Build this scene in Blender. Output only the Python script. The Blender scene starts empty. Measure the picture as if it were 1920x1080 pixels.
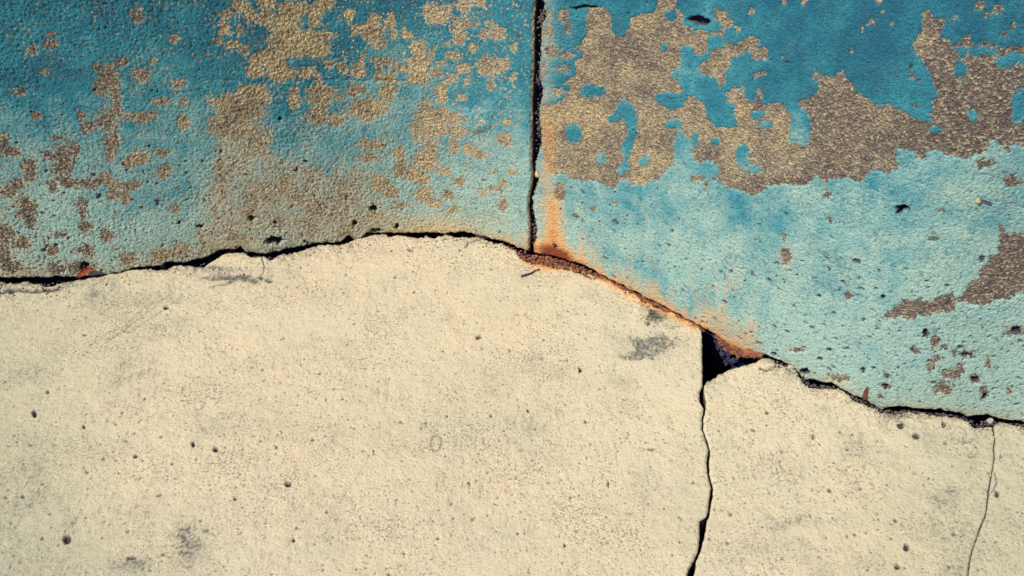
import bpy, bmesh, math, random
import numpy as np
from mathutils import Vector

random.seed(7)
rng = np.random.default_rng(7)
scene = bpy.context.scene

# ------------------------------------------------------------------ camera
CAM_H, PITCH, HFOV = 1.0, math.radians(42.0), math.radians(52.0)
cam_data = bpy.data.cameras.new('camera')
cam_data.sensor_fit = 'HORIZONTAL'
cam_data.angle = HFOV
cam_data.clip_start = 0.02
cam_data.clip_end = 2000.0
cam = bpy.data.objects.new('camera', cam_data)
cam.location = (0, 0, CAM_H)
cam.rotation_euler = (math.pi / 2 - PITCH, 0, 0)
scene.collection.objects.link(cam)
scene.camera = cam

# ------------------------------------------------------------------ light
SUN_EL, SUN_AZ = math.radians(50.0), math.radians(53.0)      # azimuth: from behind the camera towards its left
to_sun = Vector((-math.sin(SUN_AZ) * math.cos(SUN_EL), -math.cos(SUN_AZ) * math.cos(SUN_EL), math.sin(SUN_EL)))
world = bpy.data.worlds.new('World')
scene.world = world
world.use_nodes = True
wn = world.node_tree
wn.nodes.clear()
wo = wn.nodes.new('ShaderNodeOutputWorld')
wb = wn.nodes.new('ShaderNodeBackground')
ws = wn.nodes.new('ShaderNodeTexSky')
ws.sky_type = 'NISHITA'
ws.sun_disc = False
ws.sun_elevation = SUN_EL
ws.sun_rotation = math.atan2(to_sun.x, to_sun.y)
wb.inputs['Strength'].default_value = 0.065
wn.links.new(ws.outputs[0], wb.inputs[0])
wn.links.new(wb.outputs[0], wo.inputs[0])
sun_data = bpy.data.lights.new('sun', 'SUN')
sun_data.energy = 4.8
sun_data.angle = math.radians(0.5)
sun_data.color = (1.0, 0.95, 0.86)
sun = bpy.data.objects.new('sun', sun_data)
sun.rotation_euler = (-to_sun).to_track_quat('-Z', 'Y').to_euler()
sun.location = (-3, -2, 5)
scene.collection.objects.link(sun)
scene.view_settings.view_transform = 'Standard'
scene.view_settings.look = 'None'
scene.view_settings.exposure = 0.0
scene.view_settings.gamma = 1.0

# ------------------------------------------------------------------ pixel <-> world
FPX = 960.0 / math.tan(HFOV / 2)
cp, sp = math.cos(PITCH), math.sin(PITCH)

def project(x, y, z):
    zz = z - CAM_H
    depth = y * cp - zz * sp
    up = y * sp + zz * cp
    depth = np.maximum(depth, 0.05)
    return 960 + FPX * x / depth, 540 - FPX * up / depth

def to_floor(u, v, z=0.0):
    a = (np.asarray(u, float) - 960) / FPX
    b = (540 - np.asarray(v, float)) / FPX
    dy = cp + b * sp
    dz = -sp + b * cp
    t = (z - CAM_H) / dz
    return a * t, dy * t

# ------------------------------------------------------------------ noise
def _h(ix, iy, seed):
    h = (ix.astype(np.int64) * 374761393 + iy.astype(np.int64) * 668265263 + seed * 974634777) & 0xFFFFFFFF
    h = ((h ^ (h >> 13)) * 1274126177) & 0xFFFFFFFF
    h = h ^ (h >> 16)
    return (h & 0xFFFF) / 65535.0

def gn(x, y, seed=0):
    """gradient noise, about -1..1"""
    x0 = np.floor(x); y0 = np.floor(y)
    fx = x - x0; fy = y - y0
    sx = fx * fx * fx * (fx * (fx * 6 - 15) + 10)
    sy = fy * fy * fy * (fy * (fy * 6 - 15) + 10)
    def c(dx, dy):
        a = _h(x0 + dx, y0 + dy, seed) * 6.2831853
        return np.cos(a) * (fx - dx) + np.sin(a) * (fy - dy)
    n0 = c(0, 0) * (1 - sx) + c(1, 0) * sx
    n1 = c(0, 1) * (1 - sx) + c(1, 1) * sx
    return (n0 * (1 - sy) + n1 * sy) * 1.5

def fbm(x, y, size, octv=4, seed=0, gain=0.5):
    s = 0; a = 1; t = 0
    for i in range(octv):
        s = s + a * gn(x / size, y / size, seed + i * 17)
        t += a; a *= gain; size = size / 2.03
    return s / t

def cells(x, y, size, seed=0):
    """distance to nearest jittered point (in cell units) and a random value of that cell"""
    X = x / size; Y = y / size
    x0 = np.floor(X); y0 = np.floor(Y)
    best = np.full(X.shape, 9.0); val = np.zeros(X.shape)
    for dx in (-1, 0, 1):
        for dy in (-1, 0, 1):
            ix = x0 + dx; iy = y0 + dy
            d = np.hypot(ix + _h(ix, iy, seed) - X, iy + _h(ix, iy, seed + 5) - Y)
            m = d < best
            best = np.where(m, d, best); val = np.where(m, _h(ix, iy, seed + 9), val)
    return best, val

def sstep(a, b, x):
    t = np.clip((x - a) / (b - a), 0, 1)
    return t * t * (3 - 2 * t)

def poly_sdf(pts, u, v):
    """signed distance, positive inside"""
    p = np.asarray(pts, float); q = np.roll(p, -1, axis=0)
    best = np.full(u.shape, 1e9); inside = np.zeros(u.shape, bool)
    for (ax, ay), (bx, by) in zip(p, q):
        ex, ey = bx - ax, by - ay
        t = np.clip(((u - ax) * ex + (v - ay) * ey) / (ex * ex + ey * ey + 1e-9), 0, 1)
        best = np.minimum(best, (u - ax - t * ex) ** 2 + (v - ay - t * ey) ** 2)
        c = (ay > v) != (by > v)
        inside ^= c & (u < (bx - ax) * (v - ay) / (by - ay + 1e-12) + ax)
    d = np.sqrt(best)
    return np.where(inside, d, -d)

def line_dist(pts, u, v):
    best = np.full(u.shape, 1e9)
    for (ax, ay), (bx, by) in zip(pts[:-1], pts[1:]):
        ex, ey = bx - ax, by - ay
        t = np.clip(((u - ax) * ex + (v - ay) * ey) / (ex * ex + ey * ey + 1e-9), 0, 1)
        best = np.minimum(best, (u - ax - t * ex) ** 2 + (v - ay - t * ey) ** 2)
    return np.sqrt(best)

class Raster:
    """a field worked out once on a coarse pixel raster, then sampled"""
    def __init__(self, fn, u0=-300, u1=2220, v0=-300, v1=1300, step=3.0):
        self.u0, self.v0, self.st = u0, v0, step
        U, V = np.meshgrid(np.arange(u0, u1 + 1, step), np.arange(v0, v1 + 1, step))
        self.f = fn(U, V)
    def __call__(self, u, v):
        a = np.clip((u - self.u0) / self.st, 0, self.f.shape[1] - 1.001)
        b = np.clip((v - self.v0) / self.st, 0, self.f.shape[0] - 1.001)
        i = a.astype(int); j = b.astype(int); fa = a - i; fb = b - j
        f = self.f
        return (f[j, i] * (1 - fa) + f[j, i + 1] * fa) * (1 - fb) + (f[j + 1, i] * (1 - fa) + f[j + 1, i + 1] * fa) * fb

def blobs(lst, u, v, bulge=0.0):
    """max over soft ellipses of (1 - normalised radius); negative outside"""
    out = np.full(u.shape, -3.0)
    for b in lst:
        cx, cy, rx, ry = b[:4]
        out = np.maximum(out, (1 + bulge) - np.hypot((u - cx) / rx, (v - cy) / ry))
    return out

# ------------------------------------------------------------------ traced lines (photo pixels)
WALL_LINE = [(-700, 640), (-300, 568), (0, 528), (160, 514), (300, 499), (450, 478), (600, 458), (700, 444), (790, 438), (880, 444), (940, 457),
             (995, 474), (1080, 499), (1200, 551), (1322, 614), (1430, 666), (1500, 698), (1580, 732), (1660, 760), (1760, 776), (1850, 785), (1920, 796),
             (2250, 870), (2700, 1000)]
# lower edge of the plaster / upper edge of the pavement
YB_PTS = [(-700, 636), (-300, 560), (0, 520), (40, 522), (110, 520), (190, 518), (235, 508), (260, 500), (300, 499), (318, 492), (345, 494), (390, 482), (415, 469), (440, 468),
          (452, 465), (462, 474), (490, 476), (520, 474), (545, 465), (560, 464), (590, 457), (640, 455), (652, 442), (666, 450), (690, 437), (715, 437),
          (760, 437), (800, 437), (840, 437), (870, 435), (890, 439), (910, 445), (940, 452), (965, 462), (985, 470), (1000, 476), (1030, 478), (1060, 487),
          (1095, 497), (1130, 516), (1165, 534), (1200, 553), (1240, 573), (1285, 597), (1310, 610), (1322, 618), (1345, 632), (1365, 645), (1385, 655),
          (1430, 664), (1450, 672), (1480, 684), (1512, 712), (1560, 718), (1590, 735), (1620, 750), (1650, 766), (1680, 762), (1700, 764), (1760, 769),
          (1800, 774), (1822, 782), (1850, 778), (1870, 786), (1900, 788), (1920, 792), (2250, 866), (2700, 996)]
YC_PTS = [(-700, 646), (-300, 574), (0, 532), (30, 535), (45, 531), (90, 540), (120, 531), (150, 528), (180, 522), (212, 517), (240, 511), (270, 507), (300, 512), (330, 502),
          (352, 503), (380, 506), (395, 494), (425, 476), (432, 474), (460, 478), (470, 486), (495, 484), (505, 491), (520, 483), (565, 474), (600, 462), (640, 462), (662, 453),
          (688, 444), (722, 439), (727, 448), (745, 443), (765, 446), (790, 449), (815, 448), (838, 442), (850, 446), (880, 447), (905, 449), (912, 455), (940, 458),
          (962, 466), (975, 480), (990, 492), (1005, 492), (1035, 491), (1060, 496), (1090, 507), (1110, 514), (1140, 526), (1170, 543), (1196, 555), (1205, 565),
          (1230, 575), (1260, 587), (1300, 607), (1322, 623)]
YC_MID = [(1300, 726), (1325, 717), (1345, 706), (1365, 695), (1390, 689), (1410, 682), (1430, 674), (1455, 680), (1490, 692), (1515, 724), (1535, 730), (1560, 729), (1580, 730),
          (1600, 748), (1630, 760), (1655, 772), (1680, 777), (1700, 772), (1730, 776), (1765, 780), (1795, 784), (1815, 790), (1830, 802), (1862, 800)]
YC_RIGHT = [(1845, 802), (1868, 799), (1885, 794), (1920, 798), (1960, 806), (2250, 876), (2700, 1006)]
CRACK1 = [(1322, 560, 4), (1321, 620, 10), (1322, 660, 10), (1321, 712, 6), (1319, 722, 3), (1316, 735, 9), (1318, 752, 12), (1322, 764, 4), (1318, 785, 3), (1318, 802, 3), (1324, 820, 3.4), (1331, 842, 3.6), (1328, 862, 5),
          (1329, 885, 4), (1336, 915, 4), (1334, 928, 6), (1331, 950, 3.5), (1328, 966, 5), (1319, 976, 14), (1318, 992, 12), (1316, 1010, 8), (1312, 1032, 5),
          (1303, 1052, 5), (1298, 1066, 13), (1294, 1082, 11), (1286, 1110, 5), (1270, 1160, 6), (1262, 1300, 6), (1250, 1700, 6)]
CRACK2 = [(1860, 770, 4.96), (1864, 800, 3.10), (1866, 822, 1.61), (1864, 842, 1.61), (1866, 855, 1.36), (1861, 885, 1.74), (1857, 905, 1.49), (1854, 925, 2.48), (1852, 950, 1.49), (1848, 968, 1.61), (1838, 990, 1.98),
          (1832, 1008, 1.36), (1824, 1032, 1.49), (1818, 1062, 1.49), (1816, 1085, 1.49), (1806, 1130, 1.49), (1800, 1300, 1.49), (1780, 1700, 1.49)]
JOINT = [  # (v, left edge u, right edge u)
    (-900, 1003, 1018), (-200, 1003, 1017), (0, 1003, 1017), (15, 1002, 1019), (38, 1000, 1021), (48, 1000, 1015), (75, 1001, 1013), (100, 1000, 1012), (130, 1000, 1009), (150, 998, 1012),
    (175, 998, 1016), (195, 997, 1013), (215, 998, 1011), (240, 997, 1012), (258, 997, 1014), (275, 997, 1013), (288, 996, 1007), (305, 996, 1002), (318, 997, 1003), (330, 998, 1009), (345, 997, 1007),
    (362, 994, 1001), (372, 992, 998), (392, 990, 997), (410, 992, 1001), (430, 993, 1005), (445, 993, 1004), (465, 992, 999), (480, 991, 1000), (560, 992, 999)]

def interp(pts, q):
    p = np.asarray(pts, float)
    return np.interp(q, p[:, 0], p[:, 1])

# plan of the wall face (smooth), as y over x
_lu = np.arange(-700, 2701, 4.0)
_lv = interp(WALL_LINE, _lu)
_k = np.exp(-0.5 * (np.arange(-20, 21) / 8.0) ** 2); _k /= _k.sum()
_lv = np.convolve(np.pad(_lv, 20, mode='reflect', reflect_type='odd'), _k, mode='valid')
WX, WY = to_floor(_lu, _lv, 0.0)
WT = np.gradient(WY, WX)
WT = np.convolve(np.pad(WT, 20, mode='edge'), _k, mode='valid')
def wall_y(x): return np.interp(x, WX, WY)
def wall_slope(x): return np.interp(x, WX, WT)
XL, XR = float(WX[0]) + 0.02, float(WX[-1]) - 0.02
XL, XR = max(XL, -1.7), min(XR, 1.55)

def wall_pos(x, z, h):
    """point on the wall face, h metres proud of it"""
    s = wall_slope(x); n = np.sqrt(1 + s * s)
    return x + h * s / n, wall_y(x) - h / n, z

# plaster bottom edge as z over x (ray through the traced line, cut with the wall face)
def line_on_wall(pts, xs):
    u = np.arange(-700, 2701, 1.0)
    v = interp(pts, u)
    a = (u - 960) / FPX; b = (540 - v) / FPX
    dy = cp + b * sp; dz = -sp + b * cp
    t = np.full(u.shape, 1.3)
    for _ in range(30):
        t = t + 0.7 * (wall_y(a * t) - dy * t) / dy
    x = a * t; z = CAM_H + dz * t
    o = np.argsort(x)
    return np.interp(xs, x[o], z[o])

def joint_on_wall(col, zs):
    v = np.arange(-900, 560, 2.0)
    p = np.asarray(JOINT, float)
    u = np.interp(v, p[:, 0], p[:, col])
    a = (u - 960) / FPX; b = (540 - v) / FPX
    dy = cp + b * sp; dz = -sp + b * cp
    t = np.full(u.shape, 1.3)
    for _ in range(30):
        t = t + 0.7 * (wall_y(a * t) - dy * t) / dy
    x = a * t; z = CAM_H + dz * t
    o = np.argsort(z)
    return np.interp(zs, z[o], x[o])

# ------------------------------------------------------------------ helpers for meshes and materials
def link(o, parent=None):
    scene.collection.objects.link(o)
    if parent is not None:
        o.parent = parent
    return o

def tag(o, label=None, cat=None, group=None, kind=None):
    if label: o['label'] = label
    if cat: o['category'] = cat
    if group: o['group'] = group
    if kind: o['kind'] = kind
    return o

def empty(name, loc):
    e = bpy.data.objects.new(name, None)
    e.empty_display_size = 0.05
    e.location = loc
    return link(e)

def mesh_np(name, co, quads, smooth, attrs, mat, parent=None, origin=(0, 0, 0)):
    me = bpy.data.meshes.new(name)
    co = co - np.asarray(origin)
    nq = len(quads)
    me.vertices.add(len(co)); me.vertices.foreach_set('co', co.astype(np.float32).ravel())
    me.loops.add(nq * 4); me.loops.foreach_set('vertex_index', quads.astype(np.int32).ravel())
    me.polygons.add(nq)
    me.polygons.foreach_set('loop_start', np.arange(0, nq * 4, 4, dtype=np.int32))
    me.polygons.foreach_set('use_smooth', np.broadcast_to(np.asarray(smooth, bool), (nq,)).copy())
    me.update(calc_edges=True)
    for k, a in attrs.items():
        at = me.attributes.new(k, 'FLOAT', 'POINT')
        at.data.foreach_set('value', np.asarray(a, np.float32).ravel())
    me.materials.append(mat)
    o = bpy.data.objects.new(name, me)
    o.location = origin
    link(o)
    if parent is not None:
        o.parent = parent
        o.location = Vector(origin) - parent.location
    return o

def grid_quads(ny, nx):
    i = np.arange(ny * nx).reshape(ny, nx)
    return np.stack([i[:-1, :-1], i[:-1, 1:], i[1:, 1:], i[1:, :-1]], -1).reshape(-1, 4)

def spaced(a, b, fa, fb, fine, coarse):
    """coordinates from a to b, fine between fa and fb, growing to coarse outside"""
    mid = list(np.linspace(fa, fb, max(2, int(round((fb - fa) / fine)) + 1)))
    def grow(start, end, sgn):
        out = []; s = fine; p = start
        while sgn * (end - p) > 1e-6:
            s = min(s * 1.25, coarse); p = p + sgn * s
            if sgn * (end - p) < s * 0.4: p = end
            out.append(p)
        return out
    return np.array(grow(fa, a, -1)[::-1] + mid + grow(fb, b, 1))

class NT:
    """small helper for node materials"""
    def __init__(self, name):
        self.m = bpy.data.materials.new(name); self.m.use_nodes = True
        self.t = self.m.node_tree; self.t.nodes.clear()
        self.out = self.t.nodes.new('ShaderNodeOutputMaterial')
        self.b = self.t.nodes.new('ShaderNodeBsdfPrincipled')
        self.t.links.new(self.b.outputs[0], self.out.inputs[0])
        self.geo = self.t.nodes.new('ShaderNodeNewGeometry')
        self.b.inputs['Specular IOR Level'].default_value = 0.25
    def pos(self): return self.geo.outputs['Position']
    def n(self, kind): return self.t.nodes.new(kind)
    def l(self, a, b): self.t.links.new(a, b)
    def attr(self, name):
        a = self.n('ShaderNodeAttribute'); a.attribute_name = name; return a.outputs['Fac']
    def noise(self, scale, detail=4, rough=0.55, vec=None, dist=0.0):
        n = self.n('ShaderNodeTexNoise'); n.inputs['Scale'].default_value = scale
        n.inputs['Detail'].default_value = detail; n.inputs['Roughness'].default_value = rough; n.inputs['Distortion'].default_value = dist
        self.l(vec if vec is not None else self.pos(), n.inputs['Vector']); return n.outputs['Fac']
    def voro(self, scale, feature='F1'):
        n = self.n('ShaderNodeTexVoronoi'); n.feature = feature; n.inputs['Scale'].default_value = scale
        self.l(self.pos(), n.inputs['Vector']); return n
    def ramp(self, fac, stops):
        r = self.n('ShaderNodeMapRange'); r.clamp = True
        r.inputs['From Min'].default_value, r.inputs['From Max'].default_value, r.inputs['To Min'].default_value, r.inputs['To Max'].default_value = stops
        self.l(fac, r.inputs['Value']); return r.outputs[0]
    def math(self, op, a, b):
        m = self.n('ShaderNodeMath'); m.operation = op
        for i, x in enumerate((a, b)):
            if isinstance(x, (int, float)): m.inputs[i].default_value = x
            else: self.l(x, m.inputs[i])
        return m.outputs[0]
    def mix(self, fac, a, b, mode='MIX'):
        m = self.n('ShaderNodeMix'); m.data_type = 'RGBA'; m.blend_type = mode; m.clamp_factor = True
        for sock, x in ((m.inputs[0], fac), (m.inputs[6], a), (m.inputs[7], b)):
            if isinstance(x, (int, float)): sock.default_value = x
            elif isinstance(x, tuple): sock.default_value = (*x, 1)
            else: self.l(x, sock)
        return m.outputs[2]
    def bump(self, h, strength, dist, prev=None):
        b = self.n('ShaderNodeBump'); b.inputs['Strength'].default_value = strength; b.inputs['Distance'].default_value = dist
        self.l(h, b.inputs['Height'])
        if prev is not None: self.l(prev, b.inputs['Normal'])
        return b.outputs[0]
    def done(self, col, rough=0.9, normal=None):
        if isinstance(col, tuple): self.b.inputs['Base Color'].default_value = (*col, 1)
        else: self.l(col, self.b.inputs['Base Color'])
        if isinstance(rough, (int, float)): self.b.inputs['Roughness'].default_value = rough
        else: self.l(rough, self.b.inputs['Roughness'])
        if normal is not None: self.l(normal, self.b.inputs['Normal'])
        return self.m

NAVY = (0.040, 0.040, 0.210)
RUST_PALE = (0.80, 0.42, 0.15)
RUST_DEEP = (0.27, 0.062, 0.030)

# ---- bare sand-cement plaster
def make_plaster():
    k = NT('bare_plaster')
    big = k.noise(9, 3)
    fine = k.noise(380, 4, 0.75)
    col = k.mix(k.attr('tone'), (0.84, 0.65, 0.33), (0.190, 0.165, 0.150))
    col = k.mix(k.ramp(big, (0.35, 0.7, 0.0, 0.45)), col, (0.52, 0.46, 0.33))
    col = k.mix(k.ramp(k.noise(34, 4, 0.65), (0.44, 0.66, 0.0, 0.75)), col, (0.17, 0.150, 0.135))
    col = k.mix(k.ramp(k.noise(95, 4, 0.7), (0.50, 0.68, 0.0, 0.55)), col, (0.58, 0.47, 0.30))
    col = k.mix(k.ramp(k.attr('tone'), (0.62, 1.0, 0.0, 0.72)), col, (0.145, 0.125, 0.120))
    v = k.voro(400)                                                         # sand grains of differing colour
    sep = k.n('ShaderNodeSeparateColor'); k.l(v.outputs['Color'], sep.inputs[0])
    col = k.mix(k.ramp(sep.outputs[0], (0.50, 0.9, 0.0, 0.62)), col, (0.70, 0.60, 0.42))
    col = k.mix(k.ramp(sep.outputs[1], (0.62, 1.0, 0.0, 0.7)), col, (0.10, 0.085, 0.10))
    col = k.mix(k.ramp(sep.outputs[2], (0.86, 1.0, 0.0, 0.5)), col, (0.50, 0.22, 0.16))
    col = k.mix(k.ramp(k.attr('rust'), (0.03, 0.55, 0.0, 0.9)), col, RUST_PALE)
    col = k.mix(k.ramp(k.math('ADD', k.attr('rust'), k.math('MULTIPLY', fine, 0.5)), (0.75, 1.15, 0.0, 1.0)), col, RUST_DEEP)
    col = k.mix(k.attr('dirt'), col, (0.032, 0.030, 0.085))  # dirt, plus shade painted on the joint and foot side faces
    nrm = k.bump(fine, 1.0, 0.0030)
    nrm = k.bump(v.outputs['Distance'], 0.9, 0.0030, nrm)
    return k.done(col, 0.95, nrm)

# ---- old blue limewash / masonry paint, chalked towards the damp base
def make_paint():
    k = NT('blue_masonry_paint')
    fine = k.noise(420, 3, 0.7)
    mid = k.noise(42, 4, 0.6)
    big = k.noise(7, 4, 0.6)
    f = k.math('ADD', k.attr('fade'), k.math('MULTIPLY', k.math('SUBTRACT', big, 0.5), 1.15))
    f = k.math('ADD', f, k.math('MULTIPLY', k.math('SUBTRACT', mid, 0.5), 0.75))
    f = k.math('ADD', f, k.math('MULTIPLY', k.math('SUBTRACT', k.noise(17, 4, 0.65), 0.5), 0.7))
    vm = k.n('ShaderNodeMapping'); vm.inputs['Scale'].default_value = (1.0, 1.0, 0.16); k.l(k.pos(), vm.inputs['Vector'])
    f = k.math('ADD', f, k.math('MULTIPLY', k.math('SUBTRACT', k.noise(26, 3, 0.6, vm.outputs[0]), 0.5), 0.5))   # old runs of water
    f = k.math('ADD', f, k.math('MULTIPLY', k.math('SUBTRACT', k.noise(430, 2, 0.6), 0.5), 0.55))
    deep, teal, pale = (0.016, 0.140, 0.232), (0.045, 0.295, 0.385), (0.375, 0.570, 0.525)
    col = k.mix(k.ramp(f, (0.0, 0.5, 0.0, 1.0)), deep, teal)
    col = k.mix(k.ramp(f, (0.45, 1.0, 0.0, 1.0)), col, pale)
    col = k.mix(k.ramp(k.noise(18, 3), (0.58, 0.75, 0.0, 0.35)), col, (0.10, 0.40, 0.40))
    col = k.mix(k.ramp(k.noise(270, 3, 0.7), (0.54, 0.68, 0.0, 0.75)), col, (0.030, 0.085, 0.13))    # dark specks
    wr = k.ramp(k.math('ADD', k.attr('worn'), k.math('MULTIPLY', k.math('SUBTRACT', k.noise(310, 3, 0.75), 0.5), 1.7)), (0.35, 0.70, 0.0, 0.92))
    wr = k.math('MULTIPLY', wr, k.ramp(k.attr('worn'), (0.02, 0.15, 0.0, 1.0)))
    col = k.mix(wr, col, k.mix(k.ramp(k.noise(520, 2), (0.4, 0.6, 0.0, 1.0)), (0.66, 0.58, 0.40), (0.30, 0.27, 0.21)))
    col = k.mix(k.ramp(k.attr('cream'), (0.0, 1.0, 0.0, 0.9)), col, (0.66, 0.55, 0.33))
    gr = k.ramp(k.math('ADD', k.noise(22, 5, 0.7), k.math('MULTIPLY', k.math('SUBTRACT', k.noise(240, 3, 0.7), 0.5), 0.8)), (0.60, 0.82, 0.0, 0.75))
    col = k.mix(gr, col, (0.10, 0.13, 0.15))                                                          # grey dirt in drifts
    rust = k.math('ADD', k.attr('rust'), k.math('MULTIPLY', k.math('SUBTRACT', mid, 0.5), 0.25))
    col = k.mix(k.ramp(rust, (0.05, 0.55, 0.0, 0.92)), col, RUST_PALE)
    col = k.mix(k.ramp(k.math('ADD', rust, k.math('MULTIPLY', fine, 0.5)), (0.75, 1.15, 0.0, 1.0)), col, RUST_DEEP)
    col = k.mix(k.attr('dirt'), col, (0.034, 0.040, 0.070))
    nrm = k.bump(fine, 1.0, 0.0026)
    nrm = k.bump(k.noise(240, 3, 0.7), 0.6, 0.0035, nrm)
    return k.done(col, 0.78, nrm)

# ---- bare cement pavement
def make_cement():
    k = NT('bare_cement')
    fine = k.noise(520, 3, 0.7)
    mid = k.noise(60, 5, 0.65)
    big = k.noise(5.5, 4, 0.6)
    col = k.mix(k.ramp(big, (0.36, 0.64, 0.0, 1.0)), (0.775, 0.635, 0.435), (0.735, 0.630, 0.450))
    col = k.mix(k.attr('green'), col, (0.50, 0.50, 0.345))
    col = k.mix(k.ramp(mid, (0.52, 0.75, 0.0, 0.30)), col, (0.47, 0.38, 0.26))
    clus = k.noise(8, 5, 0.7)
    sp1 = k.math('ADD', k.noise(330, 3, 0.65), k.math('MULTIPLY', k.math('SUBTRACT', clus, 0.5), 0.50))
    col = k.mix(k.ramp(sp1, (0.572, 0.655, 0.0, 0.80)), col, (0.20, 0.165, 0.140))                       # fine specks in drifts
    wash = k.math('MULTIPLY', k.attr('grime'), k.ramp(k.noise(30, 5, 0.7), (0.35, 0.62, 0.1, 1.0)))
    col = k.mix(k.ramp(wash, (0.0, 0.7, 0.0, 0.75)), col, (0.40, 0.385, 0.30))                           # faint grey wash
    g = k.ramp(k.math('ADD', k.attr('grime'), k.math('ADD', k.math('MULTIPLY', k.math('SUBTRACT', k.noise(260, 4, 0.8), 0.5), 2.0), k.math('MULTIPLY', k.math('SUBTRACT', k.noise(48, 4, 0.7), 0.5), 1.3))), (0.62, 0.92, 0.0, 0.80))
    col = k.mix(k.ramp(k.noise(640, 3, 0.8), (0.35, 0.62, 0.0, 0.42)), col, (0.40, 0.33, 0.23))            # sand grain
    sm = k.n('ShaderNodeMapping'); sm.inputs['Scale'].default_value = (1.0, 0.22, 1.0); sm.inputs['Rotation'].default_value = (0, 0, 0.75); k.l(k.pos(), sm.inputs['Vector'])
    scf = k.math('ADD', k.noise(210, 4, 0.7, sm.outputs[0]), k.math('MULTIPLY', k.math('SUBTRACT', k.noise(9, 3), 0.5), 0.55))
    col = k.mix(k.ramp(scf, (0.60, 0.74, 0.0, 0.55)), col, (0.27, 0.23, 0.18))                          # scuffs
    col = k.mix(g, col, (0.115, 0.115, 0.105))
    col = k.mix(k.ramp(k.attr('rust'), (0.05, 0.6, 0.0, 0.9)), col, RUST_PALE)
    col = k.mix(k.ramp(k.math('ADD', k.attr('rust'), k.math('MULTIPLY', fine, 0.5)), (0.75, 1.15, 0.0, 1.0)), col, RUST_DEEP)
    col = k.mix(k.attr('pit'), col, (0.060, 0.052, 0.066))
    nrm = k.bump(fine, 0.8, 0.0016)
    nrm = k.bump(mid, 0.5, 0.006, nrm)
    nrm = k.bump(k.math('MULTIPLY', g, -1.0), 0.5, 0.002, nrm)
    return k.done(col, 0.92, nrm)

def make_simple(name, c1, c2, scale, bump=0.5, dist=0.003, rough=0.9, extra=None):
    k = NT(name)
    n = k.noise(scale, 5, 0.65)
    col = k.mix(k.ramp(n, (0.3, 0.7, 0.0, 1.0)), c1, c2)
    if extra: col = extra(k, col)
    return k.done(col, rough, k.bump(n, bump, dist))

M_PLASTER = make_plaster()
M_PAINT = make_paint()
M_CEMENT = make_cement()
M_BED = make_simple('navy_shade_bedding', (0.009, 0.010, 0.040), (0.022, 0.020, 0.062), 160, 0.8, 0.003,  # navy base colour paints the shade seen in gaps and hole
                    extra=lambda k, c: k.mix(k.ramp(k.math('ADD', k.attr('rust'), k.math('MULTIPLY', k.math('SUBTRACT', k.noise(300, 3, 0.75), 0.5), 1.6)), (0.45, 0.85, 0.0, 1.0)), c, k.mix(k.ramp(k.noise(90, 3), (0.4, 0.6, 0.0, 1.0)), (0.20, 0.065, 0.035), (0.46, 0.21, 0.085))))
M_JOINT_SHADE = make_simple('navy_joint_shade', (0.030, 0.026, 0.15), (0.08, 0.06, 0.24), 300, 0.8, 0.003)  # navy colour painted as the shade deep in the joint
M_CORE = make_simple('navy_shade_wall_core', (0.016, 0.016, 0.075), (0.030, 0.027, 0.110), 60, 0.6, 0.004)  # navy base colour paints the shade under the plaster edge
M_SOIL = make_simple('dry_soil', (0.16, 0.12, 0.08), (0.27, 0.21, 0.14), 14, 0.6, 0.02)
M_CHIP = make_simple('broken_cement', (0.60, 0.50, 0.34), (0.28, 0.24, 0.18), 260, 0.6, 0.0015)
M_PEBBLE = make_simple('pale_pebble', (0.52, 0.47, 0.40), (0.25, 0.23, 0.22), 220, 0.4, 0.001)
M_LEAF = make_simple('dry_red_leaf', (0.34, 0.035, 0.030), (0.60, 0.16, 0.10), 420, 0.5, 0.001)
M_TWIG = make_simple('dark_twig_bark', (0.030, 0.025, 0.045), (0.10, 0.075, 0.07), 240, 0.6, 0.001)
M_MOSS = make_simple('dark_moss', (0.020, 0.055, 0.035), (0.09, 0.15, 0.06), 300, 0.7, 0.002)
M_MORTAR = make_simple('yellow_mortar', (0.70, 0.50, 0.24), (0.48, 0.34, 0.17), 240, 0.7, 0.002)
M_RUBBLE = make_simple('rusty_rubble', (0.050, 0.026, 0.045), (0.42, 0.16, 0.065), 95, 0.6, 0.002)
M_GRIT = make_simple('dark_grit', (0.030, 0.028, 0.060), (0.20, 0.16, 0.13), 120, 0.6, 0.002)
M_SEED = make_simple('pale_seed', (0.48, 0.42, 0.22), (0.34, 0.29, 0.16), 300, 0.3, 0.001)

# ------------------------------------------------------------------ where paint is missing (photo pixels)
PATCH_A = [(1098, 45), (1097, 30), (1104, 12), (1120, 10), (1140, 15), (1147, 30), (1147, 52), (1155, 62), (1168, 66), (1178, 55), (1182, 33), (1190, 26), (1225, 24), (1232, 0), (1232, -60), (1270, -60),
           (1267, 15), (1280, 28), (1282, 48), (1300, 54), (1300, 86), (1280, 90), (1274, 105), (1277, 126), (1257, 140), (1272, 150), (1283, 174), (1226, 177), (1243, 198), (1262, 205), (1285, 196), (1300, 188),
           (1300, 262), (1280, 258), (1276, 235), (1270, 260), (1268, 285), (1262, 310), (1248, 325), (1235, 340), (1222, 342), (1210, 345), (1183, 350), (1178, 340), (1165, 340), (1155, 350),
           (1143, 355), (1132, 348), (1118, 342), (1090, 342), (1068, 335), (1060, 328), (1042, 330), (1030, 322), (1022, 305), (1015, 285), (1012, 255), (1010, 215), (1015, 200), (1030, 195), (1050, 190), (1068, 165),
           (1065, 150), (1075, 140), (1088, 110), (1090, 80), (1097, 65)]
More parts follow.
